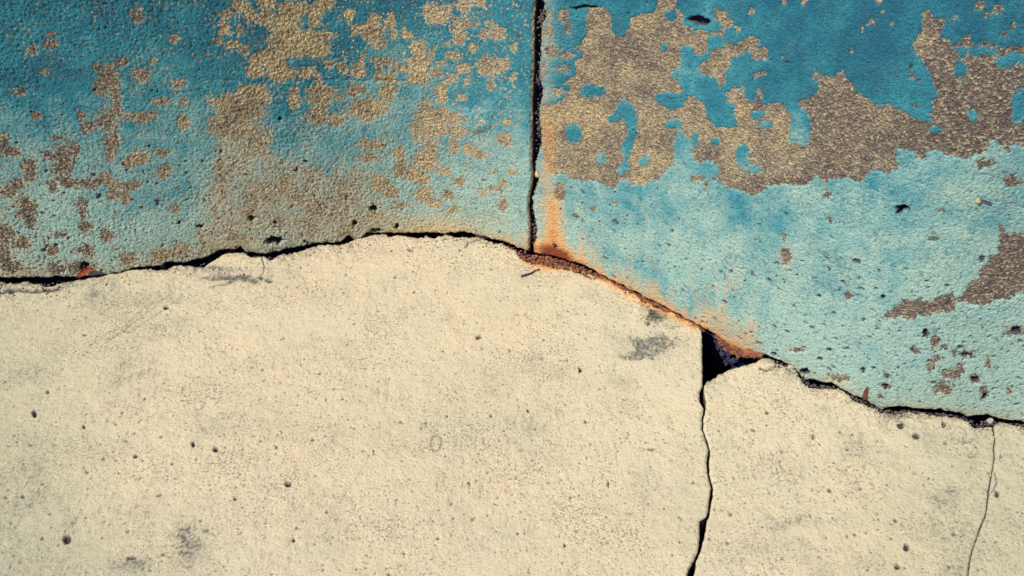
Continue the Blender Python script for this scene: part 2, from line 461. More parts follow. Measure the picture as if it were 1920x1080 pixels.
STRIP = [(1155, 205), (1170, 185), (1180, 192), (1190, 205), (1192, 220), (1195, 240), (1190, 262), (1185, 280), (1175, 300), (1178, 320), (1168, 325), (1160, 322), (1170, 300), (1168, 280), (1172, 265), (1180, 255),
         (1178, 240), (1170, 222), (1155, 212)]
PATCH_C = [(1280, 50), (1300, 62), (1310, 55), (1325, 62), (1345, 58), (1355, 50), (1342, 40), (1336, 30), (1338, 18), (1352, 14), (1366, 17), (1368, 32), (1376, 40), (1378, 48), (1388, 50), (1388, 60), (1380, 70), (1376, 68),
           (1378, 52), (1360, 55), (1358, 70), (1365, 80), (1385, 80), (1395, 72), (1410, 68), (1424, 72), (1424, 86), (1440, 88), (1442, 105), (1450, 114), (1435, 114), (1420, 118), (1408, 110), (1404, 95), (1395, 105), (1375, 105),
           (1370, 115), (1365, 125), (1360, 135), (1362, 150), (1356, 165), (1346, 160), (1342, 152), (1325, 142), (1315, 140), (1306, 125), (1312, 117), (1328, 112), (1332, 95), (1348, 92), (1360, 90), (1355, 80), (1345, 65),
           (1328, 72), (1326, 95), (1310, 108), (1300, 105), (1298, 90), (1280, 86)]
PATCH_D = [(1280, 192), (1292, 180), (1300, 178), (1305, 186), (1322, 192), (1325, 215), (1335, 230), (1345, 238), (1362, 235), (1370, 238), (1378, 238), (1385, 225), (1376, 210), (1372, 195), (1358, 193), (1362, 185), (1360, 170),
           (1372, 165), (1392, 165), (1398, 178), (1412, 190), (1420, 180), (1418, 168), (1428, 163), (1435, 178), (1432, 192), (1445, 195), (1455, 192), (1470, 195), (1477, 205), (1483, 215), (1486, 225), (1482, 240), (1481, 265),
           (1500, 272), (1515, 270), (1519, 255), (1518, 235), (1514, 215), (1500, 200), (1492, 190), (1505, 185), (1522, 180), (1533, 175), (1534, 155), (1525, 145), (1520, 132), (1535, 130), (1540, 140), (1552, 147), (1562, 142),
           (1575, 130), (1585, 128), (1592, 145), (1606, 165), (1610, 172), (1625, 182), (1640, 195), (1660, 200), (1670, 192), (1680, 202), (1700, 210), (1720, 222), (1745, 227), (1745, 195), (1740, 190), (1757, 182), (1757, 170),
           (1748, 155), (1738, 130), (1730, 110), (1712, 95), (1708, 85), (1716, 75), (1727, 62), (1727, 45), (1734, 18), (1745, 20), (1752, 30), (1775, 36), (1800, 30), (1798, 38), (1775, 42), (1765, 60), (1770, 75), (1780, 72),
           (1785, 85), (1795, 82), (1805, 65), (1820, 62), (1825, 78), (1850, 75), (1880, 90), (1900, 85), (1960, 78), (2005, 92), (2030, 70), (2062, 118), (2050, 150), (2088, 182), (2060, 205), (2052, 246), (2010, 238), (1985, 272), (1950, 262), (1915, 275), (1905, 270), (1890, 285), (1870, 265), (1855, 268), (1850, 285), (1830, 292), (1800, 296),
           (1775, 290), (1755, 283), (1742, 285), (1740, 298), (1715, 302), (1710, 290), (1690, 280), (1682, 282), (1680, 298), (1690, 310), (1672, 320), (1668, 328), (1650, 320), (1635, 322), (1620, 335), (1612, 345), (1600, 338),
           (1580, 336), (1555, 335), (1552, 350), (1545, 345), (1535, 332), (1510, 348), (1480, 345), (1440, 350), (1428, 362), (1410, 370), (1395, 362), (1380, 355), (1362, 355), (1350, 340), (1345, 335), (1330, 345), (1325, 360),
           (1318, 355), (1320, 345), (1335, 335), (1345, 325), (1345, 305), (1325, 302), (1310, 305), (1300, 300), (1297, 275), (1290, 258), (1285, 250), (1280, 258)]
PATCH_E = [(1873, 422), (1880, 418), (1890, 432), (1895, 440), (1930, 434), (1962, 446), (1980, 438), (2012, 476), (2000, 500), (2024, 520), (1990, 540), (1955, 552), (1910, 548), (1895, 560), (1860, 565), (1840, 575), (1820, 572), (1810, 568), (1792, 570), (1790, 585), (1770, 588), (1750, 592), (1725, 595),
           (1710, 600), (1690, 595), (1665, 598), (1650, 598), (1660, 585), (1680, 572), (1700, 562), (1725, 560), (1745, 565), (1760, 555), (1778, 548), (1785, 545), (1793, 558), (1810, 550), (1815, 535), (1822, 528), (1835, 525),
           (1838, 508), (1845, 495), (1855, 482), (1868, 475), (1872, 455)]
R_ISLANDS = [(1152, 223, 9, 7), (1126, 296, 7, 9), (1208, 301, 10, 8), (1262, 233, 14, 8), (1278, 272, 11, 15), (1245, 88, 7, 7), (1110, 170, 21, 10), (1257, 30, 9, 9), (1392, 290, 11, 20), (1437, 235, 11, 5), (1420, 215, 10, 7),
             (1410, 318, 13, 7), (1302, 262, 8, 13), (1340, 266, 7, 6), (1823, 215, 9, 9), (1882, 115, 15, 11), (1755, 243, 10, 7), (1800, 130, 10, 16), (1830, 95, 30, 10), (1900, 110, 25, 10), (1910, 200, 12, 30), (1075, 250, 12, 14)]
R_SPOTS = [(1030, 60, 7, 18), (1060, 104, 14, 11), (1055, 130, 13, 9), (1072, 155, 12, 10), (1045, 172, 14, 8), (1075, 182, 12, 8), (1030, 28, 6, 10), (1020, 130, 5, 20), (1085, 90, 6, 8), (1150, 380, 6, 5), (1210, 410, 4, 4), (1110, 390, 8, 4),
           (1058, 32, 11, 15), (1065, 50, 9, 14), (1037, 95, 17, 16), (1085, 118, 8, 8), (1050, 362, 13, 18), (1080, 405, 7, 5), (1425, 140, 11, 6), (1409, 22, 7, 7), (1470, 3, 7, 7), (1507, 2, 5, 5), (1468, 106, 4, 4), (1635, 40, 10, 10),
           (1655, 19, 6, 4), (1620, 55, 5, 5), (1648, 2, 8, 5), (1672, 42, 6, 4), (1712, 142, 7, 6), (1726, 148, 4, 3), (1720, 198, 6, 6), (1598, 93, 5, 5), (1553, 363, 8, 9), (1845, 308, 19, 9), (1895, 340, 18, 14), (1835, 8, 9, 8), (1870, 15, 12, 9),
           (1900, 48, 6, 7), (1885, 60, 8, 6), (1850, 28, 12, 5), (1556, 412, 7, 6), (1475, 480, 12, 18), (1470, 440, 5, 9), (1310, 335, 16, 8), (1590, 555, 8, 8), (1618, 600, 5, 4), (1736, 625, 6, 9), (1752, 640, 10, 15), (1773, 650, 10, 5),
           (1790, 660, 6, 7), (1815, 663, 13, 8), (1905, 622, 20, 11), (1755, 672, 11, 9), (1745, 684, 10, 9), (1782, 702, 22, 11), (1800, 692, 9, 9), (1828, 710, 11, 10), (1845, 732, 9, 9), (1892, 732, 6, 8), (1637, 690, 5, 4),
           (1770, 728, 26, 13), (1500, 655, 16, 6), (1852, 680, 6, 12), (1750, 448, 14, 5), (1765, 396, 7, 5), (1720, 660, 8, 6), (1575, 710, 22, 7), (1660, 725, 12, 6)]
L_BLOBS = [(255, 28, 12, 13), (100, 65, 12, 6), (85, 135, 9, 5), (35, 170, 12, 8), (230, 118, 14, 9), (265, 140, 14, 11), (205, 145, 16, 24), (190, 165, 13, 16), (220, 205, 10, 16), (155, 218, 8, 10), (168, 236, 12, 10),
           (200, 225, 20, 20), (260, 220, 30, 9), (285, 115, 6, 6), (335, 158, 13, 9), (305, 192, 18, 8), (345, 190, 7, 7), (325, 72, 8, 8), (345, 230, 9, 12), (70, 218, 10, 6), (215, 180, 12, 8), (60, 95, 10, 10), (95, 85, 12, 8), (185, 125, 10, 8), (275, 215, 18, 8),
           (450, 10, 16, 9), (500, 5, 14, 9), (425, 28, 14, 6), (420, 45, 7, 9), (450, 60, 8, 9), (412, 78, 9, 8), (440, 85, 15, 7), (460, 95, 9, 8), (500, 35, 18, 11), (470, 28, 8, 10), (540, 25, 16, 20), (560, 20, 14, 12), (530, 45, 20, 16),
           (590, 20, 13, 16), (605, 8, 12, 10), (620, 8, 7, 8), (592, 42, 8, 8), (540, 75, 32, 16), (580, 68, 12, 10), (615, 66, 12, 8), (540, 95, 28, 12), (590, 90, 20, 16), (505, 110, 14, 16), (520, 125, 16, 14), (535, 140, 27, 10),
           (575, 135, 12, 8), (595, 150, 7, 12), (605, 170, 24, 10), (600, 185, 16, 12), (595, 215, 16, 16), (550, 170, 8, 6), (552, 190, 10, 13), (470, 170, 22, 9), (480, 185, 20, 12), (430, 195, 27, 16), (450, 205, 37, 22),
           (655, 28, 7, 11), (665, 55, 6, 9), (690, 60, 12, 15), (620, 122, 8, 6), (642, 128, 8, 8), (670, 138, 12, 7), (665, 170, 14, 8), (683, 108, 5, 7), (700, 200, 14, 9), (640, 185, 9, 4), (425, 235, 32, 16), (480, 110, 10, 8), (475, 135, 12, 10), (630, 225, 14, 8), (420, 60, 10, 5),
           (702, 35, 10, 8), (700, 60, 18, 16), (733, 40, 7, 13), (740, 65, 6, 7), (762, 65, 9, 9), (710, 80, 12, 9), (820, 25, 24, 15), (868, 8, 12, 9), (870, 20, 5, 13), (893, 4, 9, 5), (903, 5, 5, 5), (855, 40, 7, 7), (862, 65, 9, 16),
           (880, 45, 13, 4), (921, 45, 6, 6), (910, 65, 10, 7), (935, 62, 12, 11), (837, 82, 6, 5), (785, 90, 12, 12), (812, 95, 6, 9), (790, 115, 18, 12), (786, 140, 20, 18), (715, 116, 18, 8), (755, 130, 15, 7), (710, 135, 8, 9), (730, 150, 15, 9),
           (850, 103, 13, 9), (870, 128, 12, 7), (825, 118, 9, 5), (820, 135, 9, 8), (845, 145, 10, 9), (920, 125, 20, 15), (945, 118, 12, 8), (965, 90, 5, 7), (963, 145, 5, 8), (875, 150, 7, 6), (725, 175, 13, 13), (690, 205, 28, 16), (670, 170, 13, 9),
           (675, 125, 9, 6), (828, 175, 9, 16), (800, 200, 9, 12), (820, 220, 32, 13), (850, 222, 20, 9), (865, 183, 8, 5), (950, 230, 6, 6), (888, 90, 8, 5), (920, 160, 5, 8),
           (795, 240, 20, 22), (825, 240, 12, 16), (855, 245, 14, 12), (695, 270, 22, 9), (690, 295, 17, 6), (750, 290, 9, 13), (750, 315, 12, 16), (810, 275, 12, 12), (850, 275, 9, 13), (882, 282, 9, 9), (900, 290, 13, 7), (800, 300, 18, 18),
           (775, 325, 18, 9), (790, 340, 12, 8), (795, 365, 14, 9), (840, 365, 10, 7), (815, 380, 13, 7), (750, 385, 12, 6), (945, 260, 12, 9), (951, 266, 7, 8), (930, 350, 12, 5), (945, 340, 9, 6), (958, 325, 7, 5), (905, 360, 8, 6), (944, 382, 7, 11),
           (850, 393, 9, 7), (925, 320, 7, 4), (860, 340, 10, 7), (835, 320, 9, 8), (715, 345, 14, 12), (735, 360, 10, 8),
           (210, 265, 16, 16), (205, 290, 10, 12), (240, 305, 12, 9), (260, 295, 18, 12), (8, 265, 10, 16), (20, 283, 16, 10), (110, 260, 10, 4), (90, 290, 12, 10), (115, 290, 16, 16), (120, 312, 18, 18), (140, 285, 8, 14), (55, 320, 12, 20),
           (125, 340, 12, 10), (160, 345, 24, 9), (190, 340, 16, 9), (200, 330, 10, 7), (220, 348, 14, 8), (300, 285, 10, 8), (312, 285, 8, 6), (305, 325, 10, 10), (315, 315, 8, 8), (210, 365, 10, 8), (235, 372, 10, 10), (30, 345, 14, 10), (50, 395, 16, 18),
           (15, 360, 14, 9), (45, 380, 14, 12), (55, 415, 10, 12), (10, 440, 13, 18), (40, 455, 17, 10), (155, 380, 10, 8), (155, 400, 8, 10), (160, 425, 10, 12), (200, 440, 12, 9), (115, 440, 12, 6), (100, 350, 8, 10), (240, 350, 20, 8), (255, 345, 12, 6),
           (8, 480, 12, 25), (150, 500, 26, 10), (105, 505, 14, 10), (330, 390, 8, 8), (20, 500, 20, 10), (240, 485, 14, 12), (300, 480, 18, 10), (340, 470, 14, 10), (160, 470, 16, 10), (100, 470, 10, 8)]
L_WORN = [(402, 200), (470, 180), (500, 215), (530, 232), (515, 275), (560, 300), (640, 322), (660, 300), (700, 330), (720, 370), (760, 400), (800, 420), (720, 442), (600, 466), (400, 488), (360, 480), (378, 400), (392, 330), (398, 260)]

def right_bare(U, V):
    d = poly_sdf(PATCH_A, U, V)
    d = np.maximum(d, poly_sdf(PATCH_C, U, V)); d = np.maximum(d, poly_sdf(PATCH_D, U, V)); d = np.maximum(d, poly_sdf(PATCH_E, U, V))
    d = np.maximum(d, blobs(R_SPOTS, U, V, 0.05) * 7)
    d = np.minimum(d, -poly_sdf(STRIP, U, V)); d = np.minimum(d, -blobs(R_ISLANDS, U, V, 0.0) * 8)
    return np.clip(d, -20, 14)
RB = Raster(right_bare, 960, 2240, -200, 900, 2.0)
LB = Raster(lambda U, V: np.clip(blobs(L_BLOBS, U, V), -2, 1), -200, 1040, -200, 620, 2.0)
LW = Raster(lambda U, V: sstep(-14, 26, poly_sdf(L_WORN, U, V)), -200, 1040, -200, 620, 3.0)

# holes knocked into the wall: u, v, rx, ry, depth mm
W_HOLES = [(700, 390, 9, 6, 8), (667, 419, 5, 4, 6), (745, 425, 6, 4, 6), (471, 409, 7, 5, 7), (515, 452, 17, 7, 9), (516, 418, 4, 3, 5), (375, 426, 8, 4, 5), (525, 223, 5, 5, 5), (708, 432, 14, 4, 7), (575, 455, 6, 3, 6),
           (1690, 390, 14, 7, 9), (1686, 398, 5, 7, 7), (334, 420, 4, 3, 4), (160, 499, 10, 5, 9), (1655, 557, 5, 4, 4), (572, 300, 4, 4, 4), (556, 316, 5, 3, 4), (1040, 420 + 40, 3, 3, 3), (1308, 598, 3, 3, 5), (1318, 606, 3, 3, 5),
           (1510, 698, 9, 6, 7), (1637, 690, 5, 4, 5), (1662, 726, 8, 5, 5), (1555, 657, 6, 3, 4), (1538, 553, 4, 3, 4), (1905, 620, 9, 7, 4), (1735, 625, 5, 8, 4), (1828, 712, 7, 6, 5), (1815, 664, 9, 5, 4), (1310, 40, 22, 9, 6), (1095, 14, 26, 4, 4),
           (1845, 745, 7, 8, 6), (1535, 672, 5, 3, 4), (1455, 664, 8, 5, 7), (1620, 694, 3, 4, 3)]
W_BUMPS = [(898, 230, 24, 18, 7.0), (885, 214, 20, 9, 3.0), (1040, 92, 14, 12, 2.0), (1500, 330, 60, 12, 2.5)]
W_SCRATCH = [([(490, 153), (640, 150), (760, 153)], 3.0, 1.2), ([(960, 24), (996, 24)], 1.5, 0.8), ([(395, 148), (440, 151)], 3, 1.0)]
FADE_PTS_L = [(-600, 0.0), (0, 0.18), (120, 0.34), (230, 0.54), (320, 0.76), (400, 0.98), (480, 1.12), (700, 1.12)]
FADE_PTS_R = [(-600, 0.0), (0, 0.12), (150, 0.26), (260, 0.46), (340, 0.68), (450, 0.84), (560, 0.98), (700, 1.08), (900, 1.1)]

def wall_fields(x, z, left):
    """everything the wall face needs at (x along wall, z up): heights in metres and masks"""
    px, py, pz = wall_pos(x, z, 0.0)
    u, v = project(px, py, pz)
    arc = x * 1.08
    X = arc * 1000; Z = z * 1000                                   # millimetres on the face
    ws_ = 11 if left else 9
    wu = u + ws_ * fbm(X, Z, 16, 4, 41, 0.7); wv = v + ws_ * fbm(X, Z, 16, 4, 42, 0.7)
    # plaster relief
    g1 = gn(X / 5.2, Z / 4.8, 1); g2 = gn(X / 3.0, Z / 2.9, 2); g3 = fbm(X, Z, 190, 3, 3); g4 = fbm(X, Z, 40, 3, 4)
    g5 = gn(X / 2.1, Z / 2.1, 6)
    rough = 1.0 if left else 0.72
    hp = 0.85 * g1 * rough + 0.85 * g2 + 0.60 * g5 + 2.2 * g3 + 0.8 * g4
    if left:
        lw = LW(u, v)
        zone = sstep(330, 480, u) * sstep(990, 930, u)                      # a field of fine flecks towards the joint
        L = 0.78 - 0.16 * zone - 1.08 * np.clip(LB(wu, wv) + 0.68, 0, 1.3) - lw * (0.34 + 1.0 * fbm(X, Z, 42, 3, 27, 0.6))
        L = L + 0.85 * fbm(X, Z, 11, 4, 21, 0.9) + 0.35 * g4 + 0.50 * gn(X / 2.5, Z / 2.5, 25) + 0.45 * gn(X / 4.2, Z / 4.2, 26)
        smooth_area = sstep(880, 960, u) * 0.55
        # sparse wear outside the traced field
        out = np.clip((-v - 60) / 200, 0, 1) + np.clip((-u - 120) / 200, 0, 1)
        o1 = np.clip(out, 0, 1)
        L = L * (1 - o1) + o1 * (0.75 - 3.2 * np.clip(fbm(X, Z, 90, 4, 33, 0.6) - 0.08, 0, 1))
        fade = interp(FADE_PTS_L, v)
        fade = fade + 0.10 * sstep(500, 950, u) * (v < 450)
        worn = np.clip(0.50 * lw + 1.0 * np.clip(0.72 - L, 0, 1) * (1 - 0.5 * lw), 0, 1)
        tone = 0.55 + 0.60 * sstep(330, 60, u) - 0.50 * np.exp(-(((u - 560) / 150) ** 2 + ((v - 60) / 120) ** 2)) - 0.35 * sstep(620, 800, u) + 0.05 * lw
    else:
        d = RB(wu, wv)
        L = 0.32 - np.clip(d + 1, -8, 12) * 0.115 + 0.62 * fbm(X, Z, 12, 4, 22, 0.9) + 0.22 * g4 + 0.30 * gn(X / 2.4, Z / 2.4, 23) + 0.25 * gn(X / 4.6, Z / 4.6, 24)
        out = np.clip((-v - 60) / 200, 0, 1) + np.clip((u - 1990) / 150, 0, 1)
        L = L - np.clip(out, 0, 1) * 4.0 * np.clip(fbm(X, Z, 120, 4, 34) - 0.05, 0, 1)
        smooth_area = 0.45 * sstep(300, 120, v) * sstep(1260, 1340, u) + 0.12
        fade = interp(FADE_PTS_R, v) - 0.10 * np.exp(-(((u - 1620) / 220) ** 2 + ((v - 60) / 160) ** 2))
        fade = fade + 0.22 * np.exp(-((u - 1500) / 16) ** 2) * sstep(150, 220, v) * sstep(420, 260, v) + 0.25 * sstep(1100, 1020, u)
        worn = np.clip(0.8 * np.clip(0.55 - L, 0, 1), 0, 1)
        tone = 0.56 + 0.28 * sstep(1380, 1560, u) * sstep(120, 260, v) + 0.95 * sstep(1690, 1800, u) + 0.15 * sstep(1060, 1150, u) * sstep(220, 120, v) + 0.25 * sstep(300, 360, v)
    tone = tone + 0.45 * g4 + (0.15 if left else 0.55) * fbm(X, Z, 110, 3, 29, 0.6)
    # holes, bumps, scratches
    hole = np.zeros_like(u); dirt = np.zeros_like(u)
    for (cx, cy, rx, ry, dp) in W_HOLES:
        m = np.abs(u - cx) < rx * 3
        if not m.any(): continue
        r = np.hypot((wu[m] - cx) / rx, (wv[m] - cy) / ry)
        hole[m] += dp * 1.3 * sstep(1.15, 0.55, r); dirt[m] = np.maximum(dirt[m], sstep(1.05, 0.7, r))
    bump = np.zeros_like(u)
    for (cx, cy, rx, ry, dp) in W_BUMPS:
        bump += dp * np.exp(-(((wu - cx) / rx) ** 2 + ((wv - cy) / ry) ** 2))
    for (pts, w, dp) in W_SCRATCH:
        bump -= dp * np.exp(-(line_dist(pts, wu, wv) / w) ** 2)
    # rust: down the right lip of the joint, then along the foot of the wall
    yb = interp(YB_PTS, u)
    up = np.maximum(yb - v, -6)
    foot = sstep(955, 1010, u) * sstep(1450, 1400, u) * (0.65 + 0.40 * sstep(1160, 1040, u))
    w_foot = 19 + 18 * np.exp(-((u - 1045) / 45) ** 2) + 30 * np.exp(-((u - 1365) / 48) ** 2)
    w_foot = w_foot * 1.35 * np.clip(0.75 + 1.3 * fbm(X, Z * 0.15, 16, 3, 55, 0.7), 0.25, 1.8)
    rust = 0.86 * foot * np.exp(-np.clip(up, 0, 999) / w_foot)
    rust = np.maximum(rust, 1.2 * np.exp(-(((u - 1042) / 46) ** 2 + ((up - 4) / 22) ** 2)))
    rust = np.maximum(rust, 0.58 * np.exp(-((u - (1034 + 0.10 * (v - 400))) / (14 + 0.06 * np.clip(v - 300, 0, 200))) ** 2) * sstep(300, 400, v) * (u > 1000))
    rust = np.maximum(rust, 0.45 * np.exp(-((u - 960) / 40) ** 2 - (up / 14) ** 2))
    rust = np.maximum(rust, 0.30 * np.exp(-up / 9) * sstep(700, 760, u) * sstep(960, 900, u))
    rust = np.maximum(rust, 0.33 * np.exp(-((u - 1030) / 14) ** 2) * sstep(190, 240, v) * sstep(345, 320, v))
    rust = np.clip(rust + 0.22 * g4 * (rust > 0.03), 0, 1.3)
    worn = np.clip(worn + (0.30 * sstep(140, 20, u) * sstep(180, 330, v) if left else 0) + 0.50 * np.exp(-up / 26) * (sstep(1430, 1480, u) + 0.8 * sstep(480, 380, u)), 0, 0.9)
    cream = 0.75 * np.exp(-(((u - 820) / 75) ** 2 + ((v - 425) / 22) ** 2)) + 0.45 * np.exp(-up / 16) * sstep(1440, 1480, u) + 0.55 * np.exp(-((u - 1024) / 16) ** 2) * (v < 340) * (u > 1008) * (0.6 + g4)
    cream = cream + 0.45 * np.exp(-up / 26) * (u < 960) + 0.35 * np.exp(-(((u - 1475) / 14) ** 2 + ((v - 485) / 26) ** 2))
    # a grubby band close to the ground
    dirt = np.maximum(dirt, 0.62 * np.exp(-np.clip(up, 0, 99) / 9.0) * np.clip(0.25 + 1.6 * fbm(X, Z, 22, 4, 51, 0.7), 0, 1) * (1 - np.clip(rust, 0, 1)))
    for size, thr, sd, rad in ((15, 0.80, 211, 0.10), (8, 0.86, 212, 0.13), (34, 0.72, 213, 0.07)):      # air holes and dark dots
        d, val = cells(X + 3.0 * gn(X / 7, Z / 7, sd + 3), Z + 3.0 * gn(X / 7, Z / 7, sd + 4), size, sd)
        near_foot = sstep(330, 90, up) * (sstep(1250, 1600, u) + 0.45 * sstep(1010, 1100, u) + 0.5 * sstep(700, 300, u))
        keep = val > 1 - (1 - thr) * np.clip(near_foot + 0.7 * fbm(X, Z, 110, 3, sd + 8), 0, 1.3)
        p = sstep(1.3, 0.6, d / (rad * (0.5 + val))) * keep
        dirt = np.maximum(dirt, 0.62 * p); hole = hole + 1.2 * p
    hp = hp - hole + bump
    amp = (1 - smooth_area) * np.clip(0.85 + 0.9 * fbm(X, Z, 120, 3, 30), 0.35, 1.25)
    pits = np.clip(gn(X / 4.0, Z / 3.6, 9) - 0.26, 0, 1)
    hs = (0.50 * g1 * rough + 0.48 * g2 + 0.32 * g5) * amp + 2.2 * g3 + 0.8 * g4 - hole + bump - 2.2 * pits * amp + 0.25 * (1 - amp) * fbm(X, Z, 9, 2, 8)
    hpaint = hs + (0.80 * np.clip(L, -2.0, 0.9) if left else 1.10 * np.clip(L * 2.6, -1.8, 1.0))
    hpaint = hpaint - 3.0 * sstep(0.35, 0.9, dirt) * (hole > 1.0)
    return dict(u=u, v=v, hp=hp / 1000, hc=hpaint / 1000, fade=fade, tone=np.clip(tone, 0, 1), rust=rust, cream=np.clip(cream, 0, 1), worn=worn, dirt=dirt, up=up)

COAT = 0.030          # plaster stands this far proud of the wall core
WALL_H = 1.18
def build_panel(left):
    if left:
        xa = spaced(XL, joint_on_wall(1, 0.2), -0.80, float(joint_on_wall(1, 0.2)), 0.00112, 0.02)
    else:
        xa = spaced(joint_on_wall(2, 0.2), XR, float(joint_on_wall(2, 0.2)), 0.86, 0.00112, 0.02)
    za = spaced(0.0, WALL_H, 0.0, 0.46, 0.00132, 0.0045)
    A, B = np.meshgrid((xa - xa[0]) / (xa[-1] - xa[0]), za)
    Z = B.copy(); X = xa[0] + A * (xa[-1] - xa[0])
    for _ in range(3):
        zb = line_on_wall(YB_PTS, X) + 0.0046 * fbm(X * 1000, X * 0 + 2.3, 20, 4, 71, 0.8) - 0.0018
        t = B / WALL_H
        Z = zb * (1 - t) ** 3 + B                                  # rows follow the ragged foot, straight at the top
        rag = 0.0022 * fbm(Z * 1000, Z * 0 + 3.3, 16, 4, 72, 0.8)
        if left:
            e = joint_on_wall(1, Z) + rag * 0.5
            X = e - (1 - A) * (e - xa[0]) if False else xa[0] + (A * (xa[-1] - xa[0])) * 1.0 + (e - xa[-1]) * sstep(0.75, 1.0, A)
        else:
            e = joint_on_wall(2, Z) + rag * 2.0
            X = xa[0] + A * (xa[-1] - xa[0]) + (e - xa[0]) * sstep(0.25, 0.0, A)
    F = wall_fields(X, Z, left)
    # rounded, crumbled edges at the joint and the foot
    de = (X[:, -1:] - X) if left else (X - X[:, :1])
    df = Z - Z[:1]
    r1 = 0.0035 if left else 0.007
    crumb = 1 + 0.9 * fbm(X * 1000, Z * 1000, 12, 2, 81)
    drop = 0.0030 * np.clip(1 - de / (r1 * crumb), 0, 1) ** 2 + 0.0040 * np.clip(1 - df / (0.006 * crumb), 0, 1) ** 2
    hp = F['hp'] - drop
    hc = F['hc'] - drop - 0.0022 * np.clip(1 - de / (0.0022 * crumb), 0, 1) - 0.0020 * np.clip(1 - df / (0.003 * crumb), 0, 1)
    base = (float((xa[0] + xa[-1]) / 2), float(wall_y((xa[0] + xa[-1]) / 2)), 0.0)
    if left:
        root = tag(empty('painted_panel', base), 'blue painted wall section left of the vertical joint, speckled with worn yellow plaster', 'wall', 'wall sections either side of the joint')
    else:
        root = tag(empty('painted_panel', base), 'blue painted wall section right of the vertical joint, with large tan patches and rust', 'wall', 'wall sections either side of the joint')
    ny, nx = X.shape
    # plaster with skirts turned back into the wall
    def padded(a): return np.pad(a, 2, mode='edge')
    Xp, Zp, Hp = padded(X), padded(Z), padded(hp)
    Hp[1, :] -= 0.0025; Hp[-2, :] -= 0.0025; Hp[:, 1] -= 0.0025; Hp[:, -2] -= 0.0025
    Hp[0, :] = -COAT; Hp[-1, :] = -COAT; Hp[:, 0] = -COAT; Hp[:, -1] = -COAT
    x, y, z = wall_pos(Xp, Zp, Hp)
    co = np.stack([x, y, z], -1).reshape(-1, 3)
    sm = np.zeros((ny + 3, nx + 3), bool); sm[2:-2, 2:-2] = True
    at = {k: padded(F[k]) for k in ('tone', 'rust', 'dirt')}
    at['dirt'][:2, :] = 1.0  # foot and joint side faces coloured dark as painted shade
    if left: at['dirt'][:, -2:] = 1.0
    else: at['dirt'][:, :2] = 1.0
    mesh_np('plaster_coat', co, grid_quads(ny + 4, nx + 4), sm.ravel(), at, M_PLASTER, root, base)
    # paint film: only where it has not come off
    x, y, z = wall_pos(X, Z, hc)
    co = np.stack([x, y, z], -1).reshape(-1, 3)
    q = grid_quads(ny, nx)
    keep = (hc > hp - 0.00025).ravel()[q].any(1)
    q = q[keep]
    used = np.unique(q); remap = np.zeros(len(co), np.int64); remap[used] = np.arange(len(used))
    at = {k: F[k].ravel()[used] for k in ('fade', 'worn', 'cream', 'rust', 'dirt')}
    mesh_np('paint_coat', co[used], remap[q], True, at, M_PAINT, root, base)
    # core behind the coat: a curved block
    n = 60
    x0, x1 = (XL, float(joint_on_wall(1, 0.2)) - 0.002) if left else (float(joint_on_wall(2, 0.2)) + 0.002, XR)
    xs = np.linspace(x0, x1, n)
    ring = []
    for hh, zz in ((-COAT + 0.001, -0.152), (-COAT + 0.001, WALL_H - 0.004), (-0.24, WALL_H - 0.004), (-0.24, -0.152)):
        ring.append(np.stack(wall_pos(xs, np.full(n, zz), np.full(n, hh)), -1))
    R = np.stack(ring, 0)
    co = R.reshape(-1, 3)
    idx = np.arange(4 * n).reshape(4, n); qs = []
    for r in range(4):
        a, b = idx[r], idx[(r + 1) % 4]
        qs.append(np.stack([a[:-1], a[1:], b[1:], b[:-1]], -1))
    qs.append(np.array([[idx[0, 0], idx[1, 0], idx[2, 0], idx[3, 0]], [idx[3, -1], idx[2, -1], idx[1, -1], idx[0, -1]]]))
    mesh_np('wall_core', co, np.concatenate(qs), False, {}, M_CORE, root, base)
    return root

# ------------------------------------------------------------------ large structure: soil, pavement bed, slabs
g = 400.0
mesh_np('ground', np.array([[-g, -g, -0.15], [g, -g, -0.15], [g, g, -0.15], [-g, g, -0.15]]), np.array([[0, 1, 2, 3]]), False, {}, M_SOIL)
tag(bpy.data.objects['ground'], 'dry brown soil around and under the pavement', kind='structure')

def build_bed():
    xa = spaced(XL, XR, -0.75, 0.85, 0.006, 0.03)
    ya = spaced(0.0, 1.45, 0.55, 1.30, 0.004, 0.03)
    X, Y = np.meshgrid(xa, ya)
    wy = wall_y(X)
    back = np.minimum(Y, wy + COAT - 0.004)
    u, v = project(X, back, X * 0 - 0.02)
    z = -0.040 + 0.006 * fbm(X * 1000, back * 1000, 30, 3, 91)
    # the broken-out corner: deep on the near side, a rusty slope of rubble up to the wall
    pit = sstep(1300, 1330, u) * sstep(1450, 1420, u) * (v > 600)
    frac = (wy - back) / np.maximum(wy - top_y(YC_MID, X), 0.012)
    slope = sstep(0.34, 0.04, frac) * sstep(1340, 1385, u)
    z = z + pit * (-0.055 + 0.012 * slope + 0.016 * fbm(X * 1000, back * 1000, 18, 3, 92))
    # gap packed with dirt where slab and wall almost touch
    near = np.exp(-((u - 1060) / 70) ** 2) + sstep(1130, 1160, u) * sstep(1320, 1300, u)
    z = z + 0.028 * np.clip(near, 0, 1) * sstep(0.03, 0.0, wy - back)
    rust = np.clip(0.8 * np.clip(near, 0, 1), 0, 1)
    co = np.stack([X, back, z], -1).reshape(-1, 3)
    o = mesh_np('pavement', co, grid_quads(*X.shape), True, {'rust': rust}, M_BED)
    return tag(o, 'dark bedding under the cracked cement pavement, showing in its gaps', kind='structure')

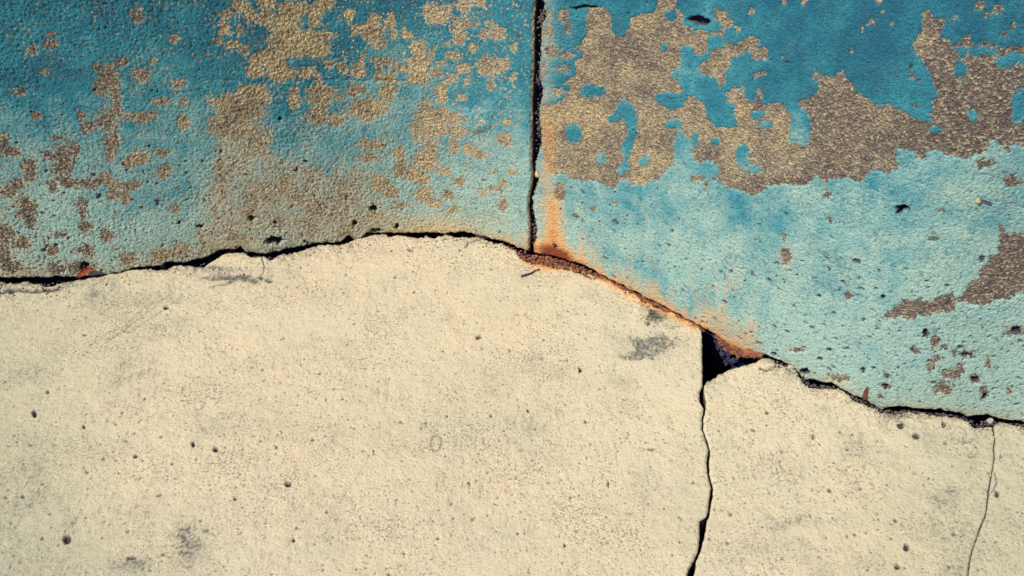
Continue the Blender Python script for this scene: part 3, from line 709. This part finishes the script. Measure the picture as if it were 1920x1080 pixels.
# marks in the cement: dark pocks u, v, rx, ry
POCKS = [(312, 577, 6, 4), (160, 628, 5, 3), (158, 800, 4, 4), (255, 855, 4, 4), (405, 842, 7, 5), (541, 908, 8, 7), (441, 935, 4, 4), (551, 1012, 4, 5), (757, 1037, 4, 4), (898, 632, 6, 4), (1088, 692, 5, 6), (921, 778, 4, 4), (1439, 772, 4, 5),
         (1525, 818, 4, 4), (1718, 817, 8, 8), (1556, 918, 5, 4), (1302, 903, 3, 3), (65, 775, 5, 9), (125, 1008, 9, 11), (362, 833, 4, 7), (730, 1077, 5, 3), (660, 800, 2, 2), (770, 468, 8, 3), (1098, 790, 3, 4), (840, 780, 2, 3), (1683, 1062, 7, 6), (1700, 1025, 8, 9),
         (1790, 1000, 4, 3), (1680, 975, 5, 4), (20, 545, 9, 6), (85, 540, 8, 4), (1870, 925, 5, 9), (1690, 795, 9, 10), (1770, 795, 5, 8), (247, 1045, 13, 5), (90, 735, 4, 4), (1140, 905, 2, 8), (1220, 840, 14, 2), (1412, 805, 6, 3), (1830, 838, 3, 4), (1340, 903, 2, 2), (478, 468, 4, 2), (700, 845, 2, 2), (970, 1000, 3, 3),
         (1060, 1020, 3, 4), (880, 905, 3, 3), (820, 1010, 4, 3), (990, 770, 3, 3), (1275, 1015, 3, 3), (490, 520, 4, 5), (505, 526, 10, 4), (1590, 600 + 240, 4, 3), (600, 700, 3, 3), (520, 840, 3, 3), (80, 905, 3, 3), (42, 930, 4, 3)]
# worn, grubby patches u, v, rx, ry, strength
GRIME = [(352, 1020, 46, 58, 0.82), (255, 600, 80, 22, 0.35), (330, 540, 60, 22, 0.45), (440, 523, 80, 12, 1.2), (300, 560, 90, 20, 0.6), (410, 505, 60, 12, 0.8), (200, 545, 60, 18, 0.55), (60, 545, 90, 16, 0.35), (1225, 645, 60, 26, 1.25), (1190, 662, 30, 12, 1.1), (1230, 590, 34, 22, 0.9), (1260, 610, 40, 14, 0.6), (980, 800, 45, 38, 0.45), (838, 865, 12, 20, 0.4), (1790, 830, 90, 40, 0.6),
         (1480, 978, 55, 12, 0.7), (1455, 985, 18, 9, 0.6), (1690, 775, 60, 22, 0.6), (1640, 1060, 90, 30, 0.5), (20, 600, 40, 25, 0.35), (70, 750, 45, 40, 0.35), (85, 870, 60, 14, 0.35), (130, 985, 22, 30, 0.7), (250, 1060, 70, 22, 0.7), (370, 832, 16, 18, 0.5), (1480, 700, 40, 20, 0.5), (1860, 900, 22, 60, 0.25), (1880, 850, 50, 40, 0.5),
         (700, 470, 160, 14, 0.25), (1000, 515, 90, 16, 0.35), (1310, 1000, 60, 30, 0.25), (30, 900, 30, 60, 0.4), (560, 540, 60, 14, 0.2), (860, 460, 50, 10, 0.4), (1000, 560, 120, 30, 0.2), (1560, 760, 60, 12, 0.35), (1100, 560, 60, 20, 0.2), (1900, 1040, 40, 40, 0.4), (1500, 1040, 60, 20, 0.3), (620, 940, 40, 14, 0.25), (500, 880, 14, 30, 0.3), (430, 1000, 30, 40, 0.3)]
GROOVES = [([(400, 524), (440, 520), (470, 516)], 2.4, 1.8), ([(0, 546), (30, 541), (60, 545), (110, 541)], 3, 4), ([(1040, 500), (1050, 498), (1080, 505), (1110, 522)], 2, 2.5), 
           ([(1425, 690), (1438, 694), (1452, 688), (1470, 686), (1500, 705), (1512, 716)], 1.6, 3), ([(1866, 885), (1869, 905), (1864, 918), (1856, 925)], 1.4, 2), ([(490, 478), (496, 500), (492, 515)], 1.5, 2), ([(905, 447), (880, 452), (872, 462)], 1.6, 2),
           ([(690, 905 - 40), (640, 940)], 1.2, 0.6), ([(170, 650), (205, 622), (235, 612), (262, 585), (290, 566)], 1.5, 0.6), ([(205, 640), (270, 590), (330, 545)], 1.6, 0.8), ([(240, 625), (300, 585), (345, 555)], 1.4, 0.7), ([(395, 540), (440, 528)], 2, 1.5),
           ([(440, 700), (475, 660)], 1.2, 0.6), ([(1155, 830), (1158, 870)], 1.2, 0.8), ([(1200, 838), (1240, 848)], 1.4, 0.8)]

def cement_fields(x, y):
    u, v = project(x, y, x * 0)
    X = x * 1000; Y = y * 1000
    wu = u + 3.6 * fbm(X, Y, 9, 3, 141, 0.7); wv = v + 3.6 * fbm(X, Y, 9, 3, 142, 0.7)
    gu = u + 26 * fbm(X, Y, 50, 4, 143, 0.7); gv = v + 22 * fbm(X, Y, 50, 4, 144, 0.7)
    h = 0.20 * fbm(X, Y, 9, 3, 105, 0.8) + 3.0 * fbm(X, Y, 320, 3, 101) + 0.7 * fbm(X, Y, 45, 3, 102) + 0.22 * gn(X / 5, Y / 5, 103) + 0.14 * gn(X / 2.7, Y / 2.7, 104)
    pit = np.zeros_like(u); grime = np.zeros_like(u)
    for (cx, cy, rx, ry) in POCKS:
        m = np.abs(u - cx) < rx * 3
        if not m.any(): continue
        r = np.hypot((wu[m] - cx) / (0.85 * rx), (wv[m] - cy) / (0.85 * ry))
        pit[m] = np.maximum(pit[m], sstep(1.15, 0.6, r))
    deep = 4.5 * pit
    # random small air holes, denser to the right and below
    for size, thr, sd, rad in ((17, 0.62, 111, 0.046), (8, 0.70, 112, 0.080), (38, 0.62, 113, 0.030)):
        d, val = cells(X + 2.0 * gn(X / 6, Y / 6, sd + 3), Y * 0.8, size, sd)
        keep = val > thr - 0.08 * sstep(800, 1700, u) - 0.9 * fbm(X, Y, 90, 3, sd + 8)
        rr = rad * (0.55 + 1.2 * np.clip((val - thr) / (1 - thr), 0, 1))
        p = sstep(1.25, 0.6, d / np.maximum(rr, 0.02)) * keep
        pit = np.maximum(pit, 0.8 * p); deep = np.maximum(deep, 1.8 * p)
    for (cx, cy, rx, ry, s) in GRIME:
        grime = np.maximum(grime, s * np.exp(-(((gu - cx) / rx) ** 2 + ((gv - cy) / ry) ** 2) * 1.1))
    # a ring left by something round
    r = np.hypot((wu - 818) / 10, (wv - 830) / 15)
    ring = np.exp(-((r - 1) / 0.16) ** 2)
    pit = np.maximum(pit, 0.5 * ring); deep = np.maximum(deep, 0.8 * ring)
    for (pts, w, dp) in GROOVES:
        uu = [p[0] for p in pts]
        m = (u > min(uu) - 25) & (u < max(uu) + 25)
        if not m.any(): continue
        d = line_dist(pts, wu[m], wv[m]) / w
        e = np.exp(-d * d)
        deep[m] = np.maximum(deep[m], dp * e); pit[m] = np.maximum(pit[m], np.clip(e * min(1, dp / 2.5), 0, 0.9))
    grime = np.minimum(grime, 0.88)
    scatter = np.clip(fbm(X, Y, 90, 4, 121) - 0.05, 0, 1) * 1.0 + 0.26 * sstep(420, 0, u) + 0.24 * sstep(1400, 1800, u) + 0.20 * sstep(850, 1080, v) * sstep(700, 300, u) + 0.2 * sstep(620, 520, v) * sstep(700, 300, u)
    grime = np.maximum(grime, np.clip(scatter, 0, 0.55))
    h = h - deep - grime * 1.1 * np.abs(gn(X / 3.4, Y / 3.4, 107)) - grime * 0.5
    pit = np.maximum(pit, 0.80 * sstep(0.28, 0.52, gn(X / 3.1, Y / 3.6, 109) + 0.4 * gn(X / 7, Y / 7, 110)) * np.clip(grime * 1.25 - 0.18, 0, 1))
    green = np.clip(0.75 * sstep(330, -60, u) + 0.55 * sstep(1450, 1900, u) + 0.45 * sstep(840, 1100, v) * sstep(600, 100, u) + 0.35 * fbm(X, Y, 160, 3, 131), 0, 0.85)
    yc = interp(YB_PTS, u)
    rust = 0.55 * np.exp(-np.clip(v - yc - 10, 0, 99) / 7.0) * sstep(960, 1010, u) * sstep(1330, 1290, u)
    rust = np.maximum(rust, 1.15 * np.exp(-(((u - 1045) / 48) ** 2 + ((v - 494) / 12) ** 2))) + 0.25 * fbm(X, Y, 12, 3, 133)
    return dict(h=h / 1000, pit=np.clip(pit, 0, 1), grime=np.clip(grime, 0, 1), green=green, rust=rust)

def crack_x(crack, side, y):
    """x of one lip of a crack at floor position y"""
    p = np.asarray(crack, float)
    v = np.arange(p[0, 1], p[-1, 1], 1.0)
    u = np.interp(v, p[:, 1], p[:, 0]); w = np.interp(v, p[:, 1], p[:, 2])
    fx, fy = to_floor(u + side * w / 2, v)
    o = np.argsort(fy)
    j = 0.0010 * fbm(y * 1000, y * 0 + 7.7, 9, 3, 151, 0.7) + 0.0004 * gn(y * 1000 / 3.0, y * 0 + 7.7 + side, 152)
    return np.interp(y, fy[o], fx[o]) + j

def top_y(pts, x):
    p = np.asarray(pts, float)
    u = np.arange(p[0, 0], p[-1, 0], 1.0)
    fx, fy = to_floor(u, np.interp(u, p[:, 0], p[:, 1]))
    o = np.argsort(fx)
    return np.interp(x, fx[o], fy[o]) + 0.0060 * fbm(x * 1000, x * 0 + 1.1, 26, 4, 161, 0.75) + 0.0045 + 0.0042 * sstep(0.02, -0.02, x)

PAVE = build_bed()

def build_slab(lfun, rfun, top, label, x_nom, fine_x):
    xa = spaced(x_nom[0], x_nom[1], fine_x[0], fine_x[1], 0.00125, 0.02)
    ya = spaced(0.02, 1.0, 0.60, 1.0, 0.0, 0.02) if False else None
    A = (xa - xa[0]) / (xa[-1] - xa[0])
    # rows: fine in view, coarse towards and behind the camera
    fr = spaced(0.02, 1.2, 0.60, 1.2, 0.00175, 0.02)
    B = (fr - fr[0]) / (fr[-1] - fr[0])
    y0 = fr[0]
    AA, BB = np.meshgrid(A, B)
    X = xa[0] + AA * (xa[-1] - xa[0]); Y = y0 + BB * (1.2 - y0)
    for _ in range(5):
        Y = y0 + BB * (top_y(top, X) - y0)
        l = lfun(Y) if lfun else np.full_like(Y, xa[0])
        r = rfun(Y) if rfun else np.full_like(Y, xa[-1])
        X0 = xa[0] + AA * (xa[-1] - xa[0])
        wr = sstep(0.7, 1.0, AA) if (xa[-1] - xa[0]) > 1.0 else AA
        wl = sstep(0.3, 0.0, AA) if (xa[-1] - xa[0]) > 1.0 else 1 - AA
        X = X0 + (l - xa[0]) * wl + (r - xa[-1]) * wr
    F = cement_fields(X, Y)
    crumb = 1 + 0.9 * fbm(X * 1000, Y * 1000, 11, 2, 171)
    h = F['h'].copy()
    dt = Y[-1:] - Y
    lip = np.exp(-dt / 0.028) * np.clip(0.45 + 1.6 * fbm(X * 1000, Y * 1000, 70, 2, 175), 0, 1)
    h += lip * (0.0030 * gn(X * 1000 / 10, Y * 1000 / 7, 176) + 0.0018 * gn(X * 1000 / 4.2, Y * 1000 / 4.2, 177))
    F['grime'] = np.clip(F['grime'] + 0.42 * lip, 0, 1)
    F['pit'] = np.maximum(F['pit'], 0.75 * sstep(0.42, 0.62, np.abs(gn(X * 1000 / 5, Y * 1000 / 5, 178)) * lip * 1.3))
    h -= 0.0050 * np.clip(1 - dt / (0.010 * crumb), 0, 1) ** 2
    if rfun: h -= 0.0022 * np.clip(1 - (X[:, -1:] - X) / (0.0030 * crumb), 0, 1) ** 2
    if lfun: h -= 0.0022 * np.clip(1 - (X - X[:, :1]) / (0.0030 * crumb), 0, 1) ** 2
    def pad(a): return np.pad(a, 2, mode='edge')
    Xp, Yp, Hp = pad(X), pad(Y), pad(h)
    Hp[1, :] -= 0.003; Hp[-2, :] -= 0.003; Hp[:, 1] -= 0.003; Hp[:, -2] -= 0.003
    Hp[0, :] = Hp[-1, :] = -0.115; Hp[:, 0] = Hp[:, -1] = -0.115
    ny, nx = X.shape
    co = np.stack([Xp, Yp, Hp], -1).reshape(-1, 3)
    sm = np.zeros((ny + 3, nx + 3), bool); sm[2:-2, 2:-2] = True
    at = {k: pad(F[k]) for k in ('pit', 'grime', 'green', 'rust')}
    at['pit'][-2:, :] = 0.9; at['pit'][:, :2] = 0.9; at['pit'][:, -2:] = 0.9  # slab side faces coloured dark as painted shade in the cracks
    o = mesh_np('slab', co, grid_quads(ny + 4, nx + 4), sm.ravel(), at, M_CEMENT, PAVE)
    return tag(o, label)

def c1l(y): return crack_x(CRACK1, -1, y)
def c1r(y): return crack_x(CRACK1, 1, y)
def c2l(y): return crack_x(CRACK2, -1, y)
def c2r(y): return crack_x(CRACK2, 1, y)
build_slab(None, c1l, YC_PTS, 'largest cream cement slab left of the long crack', (XL, 0.27), (-0.80, 0.27))
build_slab(c1r, c2l, YC_MID, 'cream cement slab between the two vertical cracks', (0.27, 0.60), (0.27, 0.60))
build_slab(c2r, None, YC_RIGHT, 'cream cement slab right of the thin crack', (0.60, XR), (0.60, 0.78))

# ------------------------------------------------------------------ the wall
W_LEFT = build_panel(True)
W_RIGHT = build_panel(False)

def build_joint_shade():  # added strip, coloured as the shade at the back of the joint
    zs = np.linspace(-0.02, WALL_H - 0.006, 520)
    c = (joint_on_wall(1, zs) + joint_on_wall(2, zs)) / 2
    off = np.linspace(-0.011, 0.011, 7)
    X = c[:, None] + off[None, :]; Z = np.repeat(zs[:, None], 7, 1)
    H = -0.024 + 0.004 * fbm(X * 1000, Z * 1000, 9, 3, 181) + 0.004 * fbm(X * 1000, Z * 1000, 40, 2, 182)
    x, y, z = wall_pos(X, Z, H)
    base = W_LEFT.location
    mesh_np('joint_shade', np.stack([x, y, z], -1).reshape(-1, 3), grid_quads(520, 7), True, {}, M_JOINT_SHADE, W_LEFT, tuple(base))
build_joint_shade()

# ------------------------------------------------------------------ small loose things
def lump_mesh(name, size, seed, sub=2, jag=0.22, flat_top=False):
    """an angular broken lump"""
    r = random.Random(seed)
    bm = bmesh.new()
    bmesh.ops.create_icosphere(bm, subdivisions=sub, radius=0.5)
    planes = [(Vector((r.uniform(-1, 1), r.uniform(-1, 1), r.uniform(-0.6, 1))).normalized(), r.uniform(0.28, 0.44)) for _ in range(7)]
    for v in bm.verts:
        p = v.co.copy()
        for n, d in planes:
            e = p.dot(n) - d
            if e > 0: p -= n * e * 0.92
        p += Vector((r.uniform(-1, 1), r.uniform(-1, 1), r.uniform(-1, 1))) * jag * 0.08
        v.co = Vector((p.x * size[0], p.y * size[1], (p.z + 0.5) * size[2]))
    zmin = min(v.co.z for v in bm.verts)
    for v in bm.verts: v.co.z -= zmin
    me = bpy.data.meshes.new(name); bm.to_mesh(me); bm.free()
    return me

def place_lump(name, u, v, z, size, seed, rot, mat, label, cat, group=None, tilt=(0, 0)):
    me = lump_mesh(name, size, seed)
    me.materials.append(mat)
    o = bpy.data.objects.new(name, me)
    x, y = to_floor(u, v, z)
    o.location = (float(x), float(y), z); o.rotation_euler = (tilt[0], tilt[1], rot)
    link(o)
    return tag(o, label, cat, group)

G = 'broken cement chips along the foot of the wall'
place_lump('cement_chip', 1438, 686, -0.006, (0.028, 0.024, 0.007), 3, 0.3, M_CHIP, 'flat cream cement flake at the right corner of the dark triangular hole', 'chip', G)
place_lump('cement_chip', 904, 450, -0.012, (0.022, 0.010, 0.014), 4, 0.0, M_CHIP, 'oblong cement chip wedged in the gap just left of the vertical joint', 'chip', G)
place_lump('cement_chip', 52, 541, -0.012, (0.024, 0.012, 0.012), 5, 0.2, M_CHIP, 'larger cement chip in the gap near the left end of the wall foot', 'chip', G)
place_lump('cement_chip', 75, 541, -0.012, (0.010, 0.009, 0.009), 6, 0.8, M_CHIP, 'small cement chip right of the larger one at the left end of the gap', 'chip', G)
place_lump('cement_chip', 505, 477, -0.020, (0.009, 0.007, 0.012), 7, 0.5, M_PEBBLE, 'pale crumb in the widest part of the gap under the left wall', 'chip', G)
place_lump('cement_chip', 306, 505, -0.018, (0.007, 0.007, 0.016), 8, 0.1, M_PEBBLE, 'tiny white crumb in the gap right of the red leaf', 'chip', G)
place_lump('cement_chip', 838, 447, -0.010, (0.012, 0.010, 0.010), 9, 0.6, M_CHIP, 'pointed cement chip on the lip of the gap, middle of the left wall', 'chip', G)
place_lump('cement_chip', 800, 449, -0.014, (0.007, 0.006, 0.008), 10, 1.1, M_PEBBLE, 'small grey crumb in the gap left of the pointed chip', 'chip', G)
place_lump('pebble', 1852, 795, -0.020, (0.011, 0.010, 0.013), 12, 0.4, M_PEBBLE, 'pale round pebble in the gap at the head of the thin right crack', 'pebble')
place_lump('cement_chip', 1485, 690, -0.004, (0.016, 0.012, 0.008), 13, 0.9, M_CHIP, 'thin cement chip at the wall foot just right of the flat flake', 'chip', G)

def blade(name, pts, widths, curl, mat, label, cat):
    """a thin dry leaf: a curled strip with thickness"""
    bm = bmesh.new(); rows = []
    for i, (p, w) in enumerate(zip(pts, widths)):
        p = Vector(p)
        d = Vector(pts[min(i + 1, len(pts) - 1)]) - Vector(pts[max(i - 1, 0)])
        side = d.cross(Vector((0, -0.7, 0.7))).normalized()
        nrm = side.cross(d).normalized()
        row = []
        for t in (-1, -0.5, 0, 0.5, 1):
            row.append(bm.verts.new(p + side * w * t + nrm * (curl * w * (t * t) + 0.0006 * ((i * 7 + int(t * 4)) % 3))))
        rows.append(row)
    for a, b in zip(rows[:-1], rows[1:]):
        for i in range(4): bm.faces.new((a[i], a[i + 1], b[i + 1], b[i]))
    geom = bm.faces[:]
    bmesh.ops.solidify(bm, geom=geom, thickness=0.0006)
    me = bpy.data.meshes.new(name); bm.to_mesh(me); bm.free(); me.materials.append(mat)
    for p in me.polygons: p.use_smooth = True
    o = bpy.data.objects.new(name, me); link(o)
    return tag(o, label, cat)

def tube_mesh(name, pts, radii, mat, seg=7):
    bm = bmesh.new(); rings = []
    for i, (p, r) in enumerate(zip(pts, radii)):
        p = Vector(p); d = (Vector(pts[min(i + 1, len(pts) - 1)]) - Vector(pts[max(i - 1, 0)])).normalized()
        a = d.orthogonal().normalized(); b = d.cross(a)
        rings.append([bm.verts.new(p + (a * math.cos(k * 2 * math.pi / seg) + b * math.sin(k * 2 * math.pi / seg)) * r * random.uniform(0.85, 1.15)) for k in range(seg)])
    for a, b in zip(rings[:-1], rings[1:]):
        for k in range(seg): bm.faces.new((a[k], a[(k + 1) % seg], b[(k + 1) % seg], b[k]))
    bm.faces.new(rings[0][::-1]); bm.faces.new(rings[-1])
    me = bpy.data.meshes.new(name); bm.to_mesh(me); bm.free(); me.materials.append(mat)
    for p in me.polygons: p.use_smooth = True
    return me

# red dry leaf resting on the slab edge against the wall, left
x, y = to_floor(146, 522, 0.0); x = float(x); y = float(y)
leaf = blade('red_leaf', [(x - 0.003, y + 0.002, 0.000), (x + 0.005, y + 0.003, 0.004), (x + 0.012, y + 0.005, 0.008), (x + 0.019, y + 0.006, 0.011), (x + 0.025, y + 0.006, 0.013)],
             [0.0010, 0.0034, 0.0045, 0.0036, 0.0014], 0.5, M_LEAF, 'crumpled bright red dry leaf in the gap at the foot of the left wall', 'leaf')
x, y = to_floor(1612, 742, 0.0); x = float(x); y = float(y)
wy_ = float(wall_y(x))
leaf2 = blade('leaf_stalk', [(x, wy_ - 0.010, 0.003), (x + 0.001, wy_ - 0.007, 0.010), (x + 0.001, wy_ - 0.006, 0.018), (x + 0.002, wy_ - 0.006, 0.026)],
              [0.0012, 0.0020, 0.0018, 0.0009], 0.9, M_LEAF, 'short dark red leaf stalk leaning upright against the foot of the right wall', 'leaf')
# dead twig lying on the cement under the joint
p = [to_floor(u, v, 0.003) for u, v in ((977, 517), (986, 514), (995, 511), (1003, 506), (1012, 503))]
tw = bpy.data.objects.new('twig', tube_mesh('twig', [(float(a), float(b), 0.0014 + 0.0006 * (i % 2)) for i, (a, b) in enumerate(p)], [0.0017, 0.0016, 0.0013, 0.0010, 0.0007], M_TWIG))
tag(link(tw), 'short dark twig lying on the cement below the vertical joint', 'twig')

# moss in a broken spot of the pavement
def moss():
    bm = bmesh.new(); r = random.Random(5)
    for (u, v, n, rad) in ((1222, 588, 30, 6), (1216, 598, 26, 6), (1213, 608, 20, 4), (1232, 594, 16, 5)):
        for _ in range(n):
            a = r.uniform(0, 6.28); d = rad * math.sqrt(r.random())
            x, y = to_floor(u + math.cos(a) * d, v + math.sin(a) * d, 0.0)
            hgt = r.uniform(0.002, 0.0055); w = r.uniform(0.0007, 0.0013); lean = Vector((r.uniform(-.4, .4), r.uniform(-.4, .4), 1)) * hgt
            b = Vector((float(x), float(y), -0.0025))
            vs = [bm.verts.new(b + Vector((math.cos(k * 2.1) * w, math.sin(k * 2.1) * w, 0))) for k in range(3)] + [bm.verts.new(b + lean + Vector((0, 0, 0.0025)))]
            bm.faces.new((vs[0], vs[1], vs[3])); bm.faces.new((vs[1], vs[2], vs[3])); bm.faces.new((vs[2], vs[0], vs[3]))
    me = bpy.data.meshes.new('moss_tuft'); bm.to_mesh(me); bm.free(); me.materials.append(M_MOSS)
    tag(link(bpy.data.objects.new('moss_tuft', me)), 'small dark green moss tuft on the cement left of the triangular hole', 'moss')
moss()

# lump of old yellow mortar bridging the joint
def on_wall(u, v, h):
    a = (u - 960) / FPX; b = (540 - v) / FPX
    dy = cp + b * sp; dz = -sp + b * cp; t = 1.3
    for _ in range(30): t += 0.7 * (float(wall_y(a * t)) - dy * t) / dy
    return Vector([float(q) for q in wall_pos(a * t, CAM_H + dz * t, h)])
me = lump_mesh('mortar_lump', (0.0105, 0.020, 0.017), 21); me.materials.append(M_MORTAR)
ml = bpy.data.objects.new('mortar_lump', me); ml.location = on_wall(1003.5, 340, -0.010); link(ml)
tag(ml, 'yellow mortar lump stuck across the vertical joint, about two thirds down', 'mortar')
# a seed with its stalk, stuck to the right wall
s0 = on_wall(1835, 372, 0.003)
seed = empty('seed', s0); tag(seed, 'pale yellow seed with a dark stalk stuck on the wall at far right', 'seed')
me = lump_mesh('husk', (0.0062, 0.0055, 0.0058), 22); me.materials.append(M_SEED)
h_ = link(bpy.data.objects.new('husk', me), seed); h_.location = (0, 0, -0.004)
s1 = on_wall(1842, 371, 0.004); s2 = on_wall(1850, 374, 0.004); s3 = on_wall(1857, 377, 0.003)
me = tube_mesh('stalk', [tuple(q - s0) for q in (s0 + Vector((0.002, 0, 0)), s1, s2, s3)], [0.0012, 0.0010, 0.0009, 0.0007], M_TWIG)
link(bpy.data.objects.new('stalk', me), seed)

# grit: crumbs packed in the joint, in the gap and in the broken-out corner
def crumbs(name, spots, label, mat, cat=None):
    bm = bmesh.new(); r = random.Random(11)
    for (c, s) in spots:
        k = bmesh.ops.create_icosphere(bm, subdivisions=1, radius=s)
        for v in k['verts']:
            v.co = c + Vector((v.co.x * r.uniform(.6, 1.3), v.co.y * r.uniform(.6, 1.3), v.co.z * r.uniform(.6, 1.1)))
    me = bpy.data.meshes.new(name); bm.to_mesh(me); bm.free(); me.materials.append(mat)
    return tag(link(bpy.data.objects.new(name, me)), label, cat, kind='stuff')
r = random.Random(3)
sp_ = []
pj = np.asarray(JOINT, float)
for _ in range(420):
    v = r.choice((r.uniform(-40, 470), r.gauss(40, 9), r.gauss(145, 12), r.gauss(240, 16), r.gauss(440, 14)))
    a, b = np.interp(v, pj[:, 0], pj[:, 1]), np.interp(v, pj[:, 0], pj[:, 2])
    sp_.append((on_wall(a + (b - a) * r.uniform(0.2, 0.9), v, r.uniform(-0.016, -0.006)), r.uniform(0.0006, 0.0021)))
crumbs('joint_grit', sp_, 'grit and crumbs lodged in the dark vertical joint', M_GRIT, 'grit')
sp_ = []; sp2 = []
for _ in range(1500):                                             # a bank of crumbs against the wall core
    u = r.uniform(1325, 1428); t = (u - 1322) / 110
    vt = float(interp(YB_PTS, u)); vb = 716 - 44 * t
    f = r.random() ** 1.6
    rusty = t > 0.18 and f < 0.42 * min(1, t * 1.5)
    c = on_wall(u, vt + (vb - vt) * f * 0.95, r.uniform(-0.012, 0.002) if rusty else -COAT + r.uniform(0.000, 0.012))
    (sp2 if rusty else sp_).append((c, r.uniform(0.0012, 0.0046)))
M_DARK = make_simple('dark_rubble', (0.016, 0.016, 0.060), (0.075, 0.060, 0.11), 90, 0.6, 0.002)
crumbs('rubble', sp_, 'dark rubble crumbs deep inside the triangular hole', M_DARK, 'rubble')
crumbs('rusty_rubble', sp2, 'rusty orange rubble under the upper right edge of the triangular hole', M_RUBBLE, 'rubble')
sp_ = []; sp2 = []
for _ in range(1500):
    u = r.choice((r.uniform(985, 1140), r.uniform(0, 980), r.uniform(1440, 1920), r.uniform(1130, 1320)))
    va, vb = interp(YB_PTS, u), interp(YC_PTS if u < 1322 else (YC_MID if u < 1860 else YC_RIGHT), u)
    rs = r.uniform(0.0006, 0.0024)
    z = r.uniform(-0.022, -0.010) if (u < 970 or u > 1440) else -0.004
    x, y = to_floor(u, va + (vb - va) * r.uniform(0.5, 1.0), z)
    (sp2 if 985 < u < 1320 else sp_).append((Vector((float(x), float(y), z)), rs))
for _ in range(420):                                             # crust under the joint
    u = r.gauss(1040, 34); va = float(interp(YB_PTS, u))
    x, y = to_floor(u, va + r.uniform(4, 20), 0.0)
    sp2.append((Vector((float(x), float(y), r.uniform(-0.002, 0.002))), r.uniform(0.0006, 0.0026)))
crumbs('gap_grit', sp_, 'dirt and dark grit along the gap at the wall foot', M_GRIT, 'grit')
crumbs('rust_crust', sp2, 'rusty brown crust along the gap from the joint to the hole', M_RUBBLE, 'rust')

# loose cement grit shed on the pavement along the gap
sp_ = []
for _ in range(700):
    u = r.uniform(-60, 1980)
    if 1300 < u < 1440: continue
    vb = float(interp(YC_PTS if u < 1322 else (YC_MID if u < 1860 else YC_RIGHT), u))
    x, y = to_floor(u, vb + 2 + r.expovariate(1 / 9.0), 0.0)
    rs = min(0.0030, r.uniform(0.0004, 0.0012) + r.expovariate(1 / 0.0004))
    sp_.append((Vector((float(x), float(y), rs * 0.3)), rs))
crumbs('loose_grit', sp_, 'loose cement grit scattered along the upper edge of the pavement', M_CHIP, 'grit')
